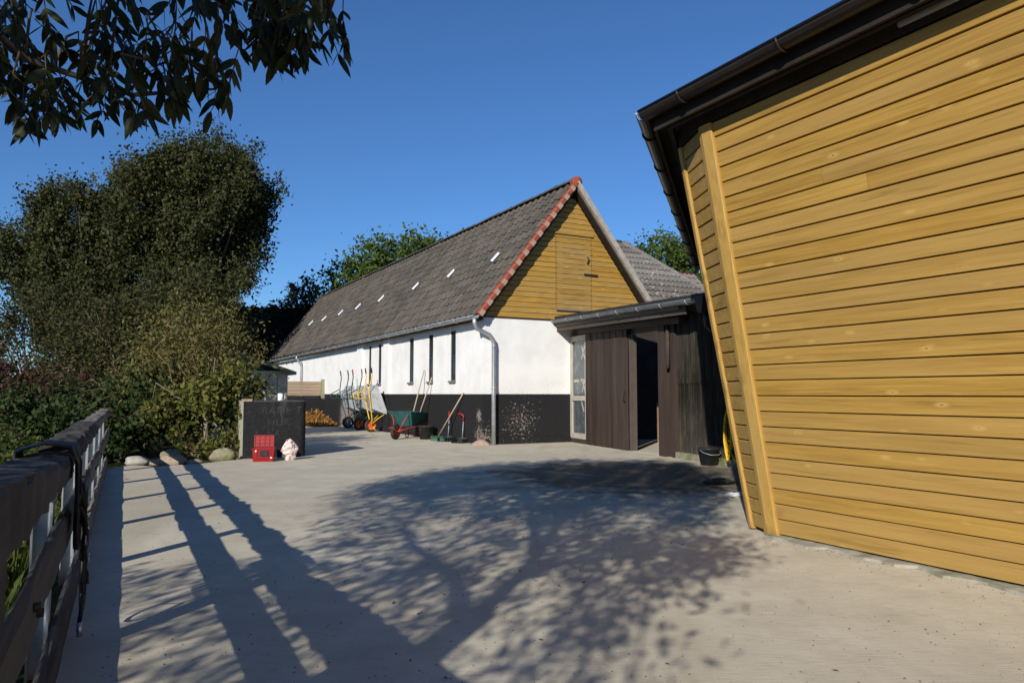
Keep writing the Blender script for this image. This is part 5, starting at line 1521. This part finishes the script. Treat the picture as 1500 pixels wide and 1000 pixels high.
# grass blades near the fence
n = 9000
w_ = -0.28 - 1.9 * rs.random(n) ** 1.2; s_ = -1.0 + 8.5 * rs.random(n)
bx_ = np.stack([FA[0] + FD[0] * s_ + FW[0] * w_, FA[1] + FD[1] * s_ + FW[1] * w_, np.full(n, -0.06)], 1)
hh = (0.14 + 0.22 * rs.random(n))[:, None]
a = rs.random(n) * 6.28
side = np.stack([np.cos(a), np.sin(a), np.zeros(n)], 1) * 0.004
bend = np.stack([np.cos(a * 3.1), np.sin(a * 3.1), np.zeros(n)], 1) * hh * (0.15 + 0.35 * rs.random(n))[:, None]
upv = np.array([0, 0, 1.0])
V = np.stack([bx_ - side, bx_ + side, bx_ + side * 0.7 + upv * hh * 0.6 + bend * 0.35, bx_ + upv * hh + bend], 1).reshape(-1, 3)
F = np.arange(4 * n).reshape(n, 4)
tag(np_obj('grass', V, F, M['grass']), 'uncut green grass along the outside of the fence', 'grass', kind='stuff')

# ------------------------------------------------------------------ the tree overhead, trunk left of the fence
ash = thing('shade_tree', 'leafy branches hanging in at the top left and shading the yard', 'tree', (-1.95, -1.25, 0))
AO = Vector((-1.95, -1.25, 0))
def aw(p): return tuple(Vector(p) - AO)
MB().tube([aw(p) for p in ((-1.95, -1.25, -0.1), (-1.92, -1.18, 0.3), (-1.88, -1.08, 1.3), (-1.82, -0.97, 2.4))], [0.25, 0.16, 0.115, 0.09], 14).build('trunk', M['bark'], ash)
BR_PATHS = [
    [(-1.82, -0.97, 2.3), (-2.3, -0.98, 2.8), (-2.92, -0.97, 3.2), (-3.4, -1.0, 3.6), (-3.9, -0.8, 4.3)],
    [(-1.82, -0.97, 2.3), (-1.92, -1.06, 2.85), (-2.13, -1.18, 3.5), (-2.40, -1.23, 4.3), (-2.3, -1.0, 5.3), (-2.0, -0.8, 6.2)],
    [(-1.9, -1.04, 2.75), (-1.5, -1.0, 3.3), (-1.0, -0.9, 3.9), (-0.6, -0.6, 4.5)],
    [(-2.0, -1.1, 3.1), (-2.15, -0.3, 3.35), (-2.2, 0.8, 3.4), (-2.1, 1.8, 3.2), (-1.85, 2.5, 2.92), (-1.3, 2.85, 2.72), (-0.75, 2.95, 2.62)],
    [(-1.95, -1.0, 2.9), (-1.7, -1.25, 3.1), (-1.45, -1.5, 3.35)],
    [(-2.3, -1.2, 4.2), (-1.7, -0.8, 4.9), (-1.2, -0.3, 5.4)],
    [(-2.6, -0.97, 3.0), (-2.9, -1.9, 3.3), (-3.2, -2.6, 3.6)],
    [(-2.15, 1.2, 3.32), (-1.95, 2.2, 2.55), (-1.75, 2.62, 2.30), (-1.45, 2.80, 2.24), (-1.15, 2.84, 2.28)],
]
BR_R = [0.055, 0.062, 0.038, 0.045, 0.03, 0.026, 0.03, 0.022]
branches = []
for pth, r0 in zip(BR_PATHS, BR_R):
    k = len(pth)
    branches.append(MB().tube([aw(p) for p in pth], [r0 * (1 - 0.8 * i / (k - 1)) for i in range(k)], 8).build('branch', M['bark'], ash))
# one leaflet mesh, shared
LP = [(0.0, 0.0), (0.16, 0.36), (0.38, 0.5), (0.62, 0.42), (0.85, 0.2), (1.0, 0.0)]
lv, lf = [], []
for i, (t, w) in enumerate(LP):
    lv.append((t, 0, -0.10 * math.sin(t * 2.0)))
for i, (t, w) in enumerate(LP[1:-1]):
    lv.append((t, w * 0.42, 0.05 * w - 0.10 * math.sin(t * 2.0))); 
for i, (t, w) in enumerate(LP[1:-1]):
    lv.append((t, -w * 0.42, 0.05 * w - 0.10 * math.sin(t * 2.0)))
for s0 in (6, 10):
    lf += [(0, 1, s0)] + [(i + 1, i + 2, s0 + i + 1, s0 + i) for i in range(3)] + [(4, 5, s0 + 3)]
leafme = bpy.data.meshes.new('leaf'); leafme.from_pydata(lv, [], lf); leafme.update(); leafme.materials.append(M['leaf_ash'])
TIPS = [(-1.57, 2.5, 1.98), (-1.82, 2.7, 2.24), (-1.54, 2.59, 2.04), (-1.53, 2.74, 2.15), (-1.41, 2.76, 2.1), (-1.15, 2.39, 1.95), (-1.25, 2.36, 2.04), (-1.31, 2.89, 2.19), (-1.06, 2.52, 2.1), (-1.01, 2.5, 2.17), (-1.94, 3.0, 2.49), (-1.62, 2.66, 2.38), (-1.62, 2.89, 2.42), (-1.37, 2.66, 2.36), (-1.32, 2.77, 2.3), (-1.68, 2.45, 2.28), (-1.84, 2.76, 2.52), (-1.72, 2.91, 2.59), (-1.44, 2.69, 2.51), (-1.25, 2.83, 2.39), (-1.36, 2.79, 2.5), (-1.67, 2.39, 2.16), (-1.8, 2.84, 2.28), (-1.58, 2.73, 2.25), (-1.28, 2.55, 2.16), (-1.06, 2.37, 2.09),
        (-1.15, 2.91, 2.61), (-0.94, 2.66, 2.3), (-0.93, 2.82, 2.33), (-0.92, 2.92, 2.35), (-0.84, 2.81, 2.33), (-0.81, 2.95, 2.4), (-0.66, 2.61, 2.3), (-0.66, 2.87, 2.4), (-0.99, 2.64, 2.39), (-0.86, 2.96, 2.53), (-0.96, 2.92, 2.54), (-0.63, 2.41, 2.31), (-1.01, 2.44, 2.39), (-0.87, 2.49, 2.41), (-0.9, 2.98, 2.66)]
LRND = random.Random(77)
near_leaves = []      # (matrix, path index)
twigs = {3: MB(), 7: MB()}
def compound(tip, up, pi, leafl=0.092, pairs=4):
    """hanging compound leaf whose end leaflet tip is near 'tip'"""
    tip = Vector(tip); axis = Vector((up[0], up[1], up[2])).normalized()
    Lr = 0.20
    b0 = tip + axis * (Lr + leafl * 0.6)
    path = [b0.lerp(tip + axis * leafl * 0.8, i / pairs) for i in range(pairs + 1)]
    for i in range(1, pairs + 1): path[i] += Vector((LRND.gauss(0, 0.006), LRND.gauss(0, 0.006), 0))
    twigs[pi].tube(path, 0.0022, 4)
    down = -axis
    sidev = down.cross(Vector((LRND.gauss(0, 1), LRND.gauss(0, 1), 0.1))).normalized()
    def put(p, d, ln):
        d = d.normalized(); nrm_ = Vector((LRND.gauss(0, 1), LRND.gauss(0, 1), LRND.gauss(0, 1)))
        y = nrm_.cross(d).normalized(); zz_ = d.cross(y)
        w = LRND.uniform(0.62, 0.85)
        m = Matrix(((d.x * ln, y.x * ln * w, zz_.x * ln, p.x - AO.x), (d.y * ln, y.y * ln * w, zz_.y * ln, p.y - AO.y), (d.z * ln, y.z * ln * w, zz_.z * ln, p.z - AO.z), (0, 0, 0, 1)))
        near_leaves.append((m, pi))
    for i in range(1, pairs + 1):
        for s in (-1, 1):
            if LRND.random() < 0.07: continue
            d = down * LRND.uniform(0.5, 0.9) + sidev * s * LRND.uniform(0.5, 0.9) + Vector((LRND.gauss(0, 0.2), LRND.gauss(0, 0.2), -0.35))
            put(path[i], d, leafl * LRND.uniform(0.6, 1.2))
    put(path[-1], down + Vector((LRND.gauss(0, 0.15), LRND.gauss(0, 0.15), -0.3)), leafl * LRND.uniform(0.9, 1.2))
    return b0
for q, tp3 in enumerate(TIPS):
    up = (LRND.uniform(-0.9, 0.3), LRND.uniform(-0.5, 0.3), LRND.uniform(0.6, 1.2))
    pi = 7 if q < 26 else 3
    b0 = compound(tp3, up, pi)
    # twig back to its branch
    pth = BR_PATHS[pi]
    best = min((Vector(a).lerp(Vector(b), t) for a, b in zip(pth[:-1], pth[1:]) for t in (0, 0.25, 0.5, 0.75, 1)), key=lambda p: (p - b0).length)
    twigs[pi].tube([best, best.lerp(b0, 0.5) + Vector((0, 0, 0.05)), b0], [0.006, 0.005, 0.003], 5)
    for e in range(2):      # a second leaf higher on the same twig
        p = best.lerp(b0, LRND.uniform(0.35, 0.9)) + Vector((LRND.gauss(0, 0.05), LRND.gauss(0, 0.05), -0.22))
        compound(p, (LRND.uniform(-0.8, 0.6), LRND.uniform(-0.6, 0.5), LRND.uniform(0.6, 1.2)), pi)
for pi, tm in twigs.items():
    o = tm.build('twigs', M['twig'], branches[pi], 'stuff')
    for i, v in enumerate(o.data.vertices): v.co -= AO
LRND.shuffle(near_leaves)
# the 290 that show largest as leaves of their own, the rest of the spray as one mesh
near_leaves.sort(key=lambda t: (t[0].translation + AO - Vector((0, 0, 1.1))).length)
for m4, pi in near_leaves[:290]:
    o = bpy.data.objects.new('leaf', leafme); COL.objects.link(o); o.parent = branches[pi]; o.matrix_local = m4
mb = MB()
for m4, pi in near_leaves[290:]:
    mb.add([tuple(m4 @ Vector(v)) for v in lv], lf)
mb.build('leaf_spray', M['leaf_ash'], branches[3], 'stuff')
# crown above and behind the camera: leaflets in hanging sprays
rs = np.random.default_rng(91)
TEL = 1 / math.tan(R(SUN_EL)); SX, SY = math.sin(R(SUN_AZ)) * TEL, math.cos(R(SUN_AZ)) * TEL
def inside(poly, x, y):
    c = np.zeros(len(x), bool); k = len(poly)
    for i in range(k):
        x0, y0 = poly[i]; x1, y1 = poly[(i + 1) % k]
        hit = ((y0 > y) != (y1 > y)) & (x < (x1 - x0) * (y - y0) / (y1 - y0 + 1e-12) + x0)
        c ^= hit
    return c
# outline of the crown on the slanted plane square to the sunlight, given by its trace on the ground
TRACE = [(-1.5, 6.3), (-1.84, 8.6), (-1.27, 10.5), (-0.33, 11.9), (0.93, 12.7), (2.6, 12.4), (2.8, 10.0), (1.62, 6.2), (1.6, 5.1), (1.05, 4.6), (0.75, 3.8), (0.40, 2.9), (0.2, 1.5), (-2.2, 1.5), (-2.5, 3.0), (-2.6, 4.9), (-2.0, 5.4), (-1.2, 5.0)]
ncl = 2300
gx = rs.uniform(-2.7, 3.1, 14000); gy = rs.uniform(1.4, 12.8, 14000)
ok = inside(TRACE, gx, gy)
gx, gy = gx[ok][:ncl], gy[ok][:ncl]
zc = (gy + 1.5) / 2.08 * 0.93 + rs.normal(size=len(gx)) * 0.9
zc = np.clip(zc, 2.35, 7.6)
cx_, cy_ = gx - SX * zc, gy - SY * zc
keep = ~((cy_ > -0.2) & ((zc - 1.1) < 0.66 * np.maximum(cy_, 0.01) + 0.45) & (np.abs(cx_) < 0.8 * np.maximum(cy_, 0) + 0.5))
# thin the side towards the fence, where only fine streaks fall
dens = np.where((gx < -0.7) & (gy < 6), 0.85, 1.0) * np.where((gy < 8.5) & (gx < 0.2), 0.5, 1.0) * np.where(gy < 6.5, 0.7, 1.0)
keep &= rs.random(len(gx)) < dens
C_ = np.stack([cx_, cy_, zc], 1)[keep]
per = 25
rad = C_ - np.array([-1.85, -1.0, 2.5]); rad /= np.linalg.norm(rad, axis=1, keepdims=True)
rad += np.array([0, 0, -0.25])
pts = (C_[:, None, :] + rs.normal(size=(len(C_), per, 3)) * 0.062 + rad[:, None, :] * rs.normal(size=(len(C_), per, 1)) * 0.21).reshape(-1, 3) - np.array(AO)
V, F = leaf_quads(pts, 0.085, rs, 0.7, 0.42)
np_obj('crown', V, F, M['leaf_ash'], ash, 'stuff')
m = MB()
allp = [(Vector(a).lerp(Vector(b), t)) for pth in BR_PATHS[:7] for a, b in zip(pth[1:-1], pth[2:]) for t in (0, 0.33, 0.66, 1)]
for c in C_[::7]:
    c = Vector(c); b0 = min(allp, key=lambda p: (p - c).length + (0.6 if p.z > c.z else 0))
    mid = b0.lerp(c, 0.5) + Vector((0, 0, 0.12))
    m.tube([b0 - AO, mid - AO, c - AO], [0.014, 0.009, 0.004], 4)
m.build('twigs', M['twig'], ash, 'stuff')

# fallen leaves and crumbs lying on the yard
rs = np.random.default_rng(123)
n = 170
gx = np.concatenate([rs.normal(0.6, 1.6, n), rs.uniform(-4, 4, n // 2)]); gy = np.concatenate([rs.normal(6.5, 2.6, n), rs.uniform(3, 14, n // 2)])
ok = (gx > -0.6 * gy + 0.9) & (gx < 1.75 + 0.0 * gy) & (gy > 2.6)
pts = np.stack([gx, gy, np.full(len(gx), 0.006)], 1)[ok]
V, F = leaf_quads(pts, 0.038, rs, 0.0, 0.45)
V[:, 2] = 0.004 + np.abs(V[:, 2] - 0.006) * 0.25
tag(np_obj('fallen_leaves', V, F, M['leaf_dry_dark']), 'small brown leaves scattered over the concrete yard', 'leaves', kind='stuff')

# grit and small stones on the concrete
n = 5200
gy = 2.4 + 11.5 * rs.random(n) ** 1.6; gx = rs.uniform(-0.62, 0.72, n) * gy + 0.25
nearw = rs.random(n) < 0.22
tt = rs.random(n); gx = np.where(nearw, 2.03 + (4.4 - 2.03) * tt - np.abs(rs.normal(size=n)) * 0.14, gx); gy = np.where(nearw, 5.92 - (5.92 - 1.5) * tt - np.abs(rs.normal(size=n)) * 0.07, gy)
ok = ((gx - 2.0) * 0.882 + (gy - 5.92) * 0.471 < -0.03) & ((gx - FA[0]) * FW[0] + (gy - FA[1]) * FW[1] > 0.08)
gx, gy = gx[ok], gy[ok]; n = len(gx)
r_ = (0.0025 + 0.0045 * rs.random(n) ** 3)[:, None]
b0 = np.stack([gx, gy, np.full(n, 0.0005)], 1)
an = rs.random(n) * 6.28
def off(k): return np.stack([np.cos(an + k), np.sin(an + k), np.zeros(n)], 1) * r_
topv = b0 + np.stack([rs.normal(size=n) * 0.3, rs.normal(size=n) * 0.3, np.full(n, 0.9)], 1) * r_
V = np.stack([b0 + off(0), b0 + off(1.6), b0 + off(3.2), b0 + off(4.6), topv], 1).reshape(-1, 3)
F = (np.arange(n)[:, None, None] * 5 + np.array([[0, 1, 4], [1, 2, 4], [2, 3, 4], [3, 0, 4]])[None]).reshape(-1, 3)
M['grit'] = leafmat('grit', [(0.10, 0.085, 0.065), (0.22, 0.19, 0.15), (0.34, 0.31, 0.26), (0.16, 0.12, 0.08)], 0.0)
tag(np_obj('grit', V, F, M['grit']), 'grit and small stones scattered over the concrete yard', 'grit', kind='stuff')
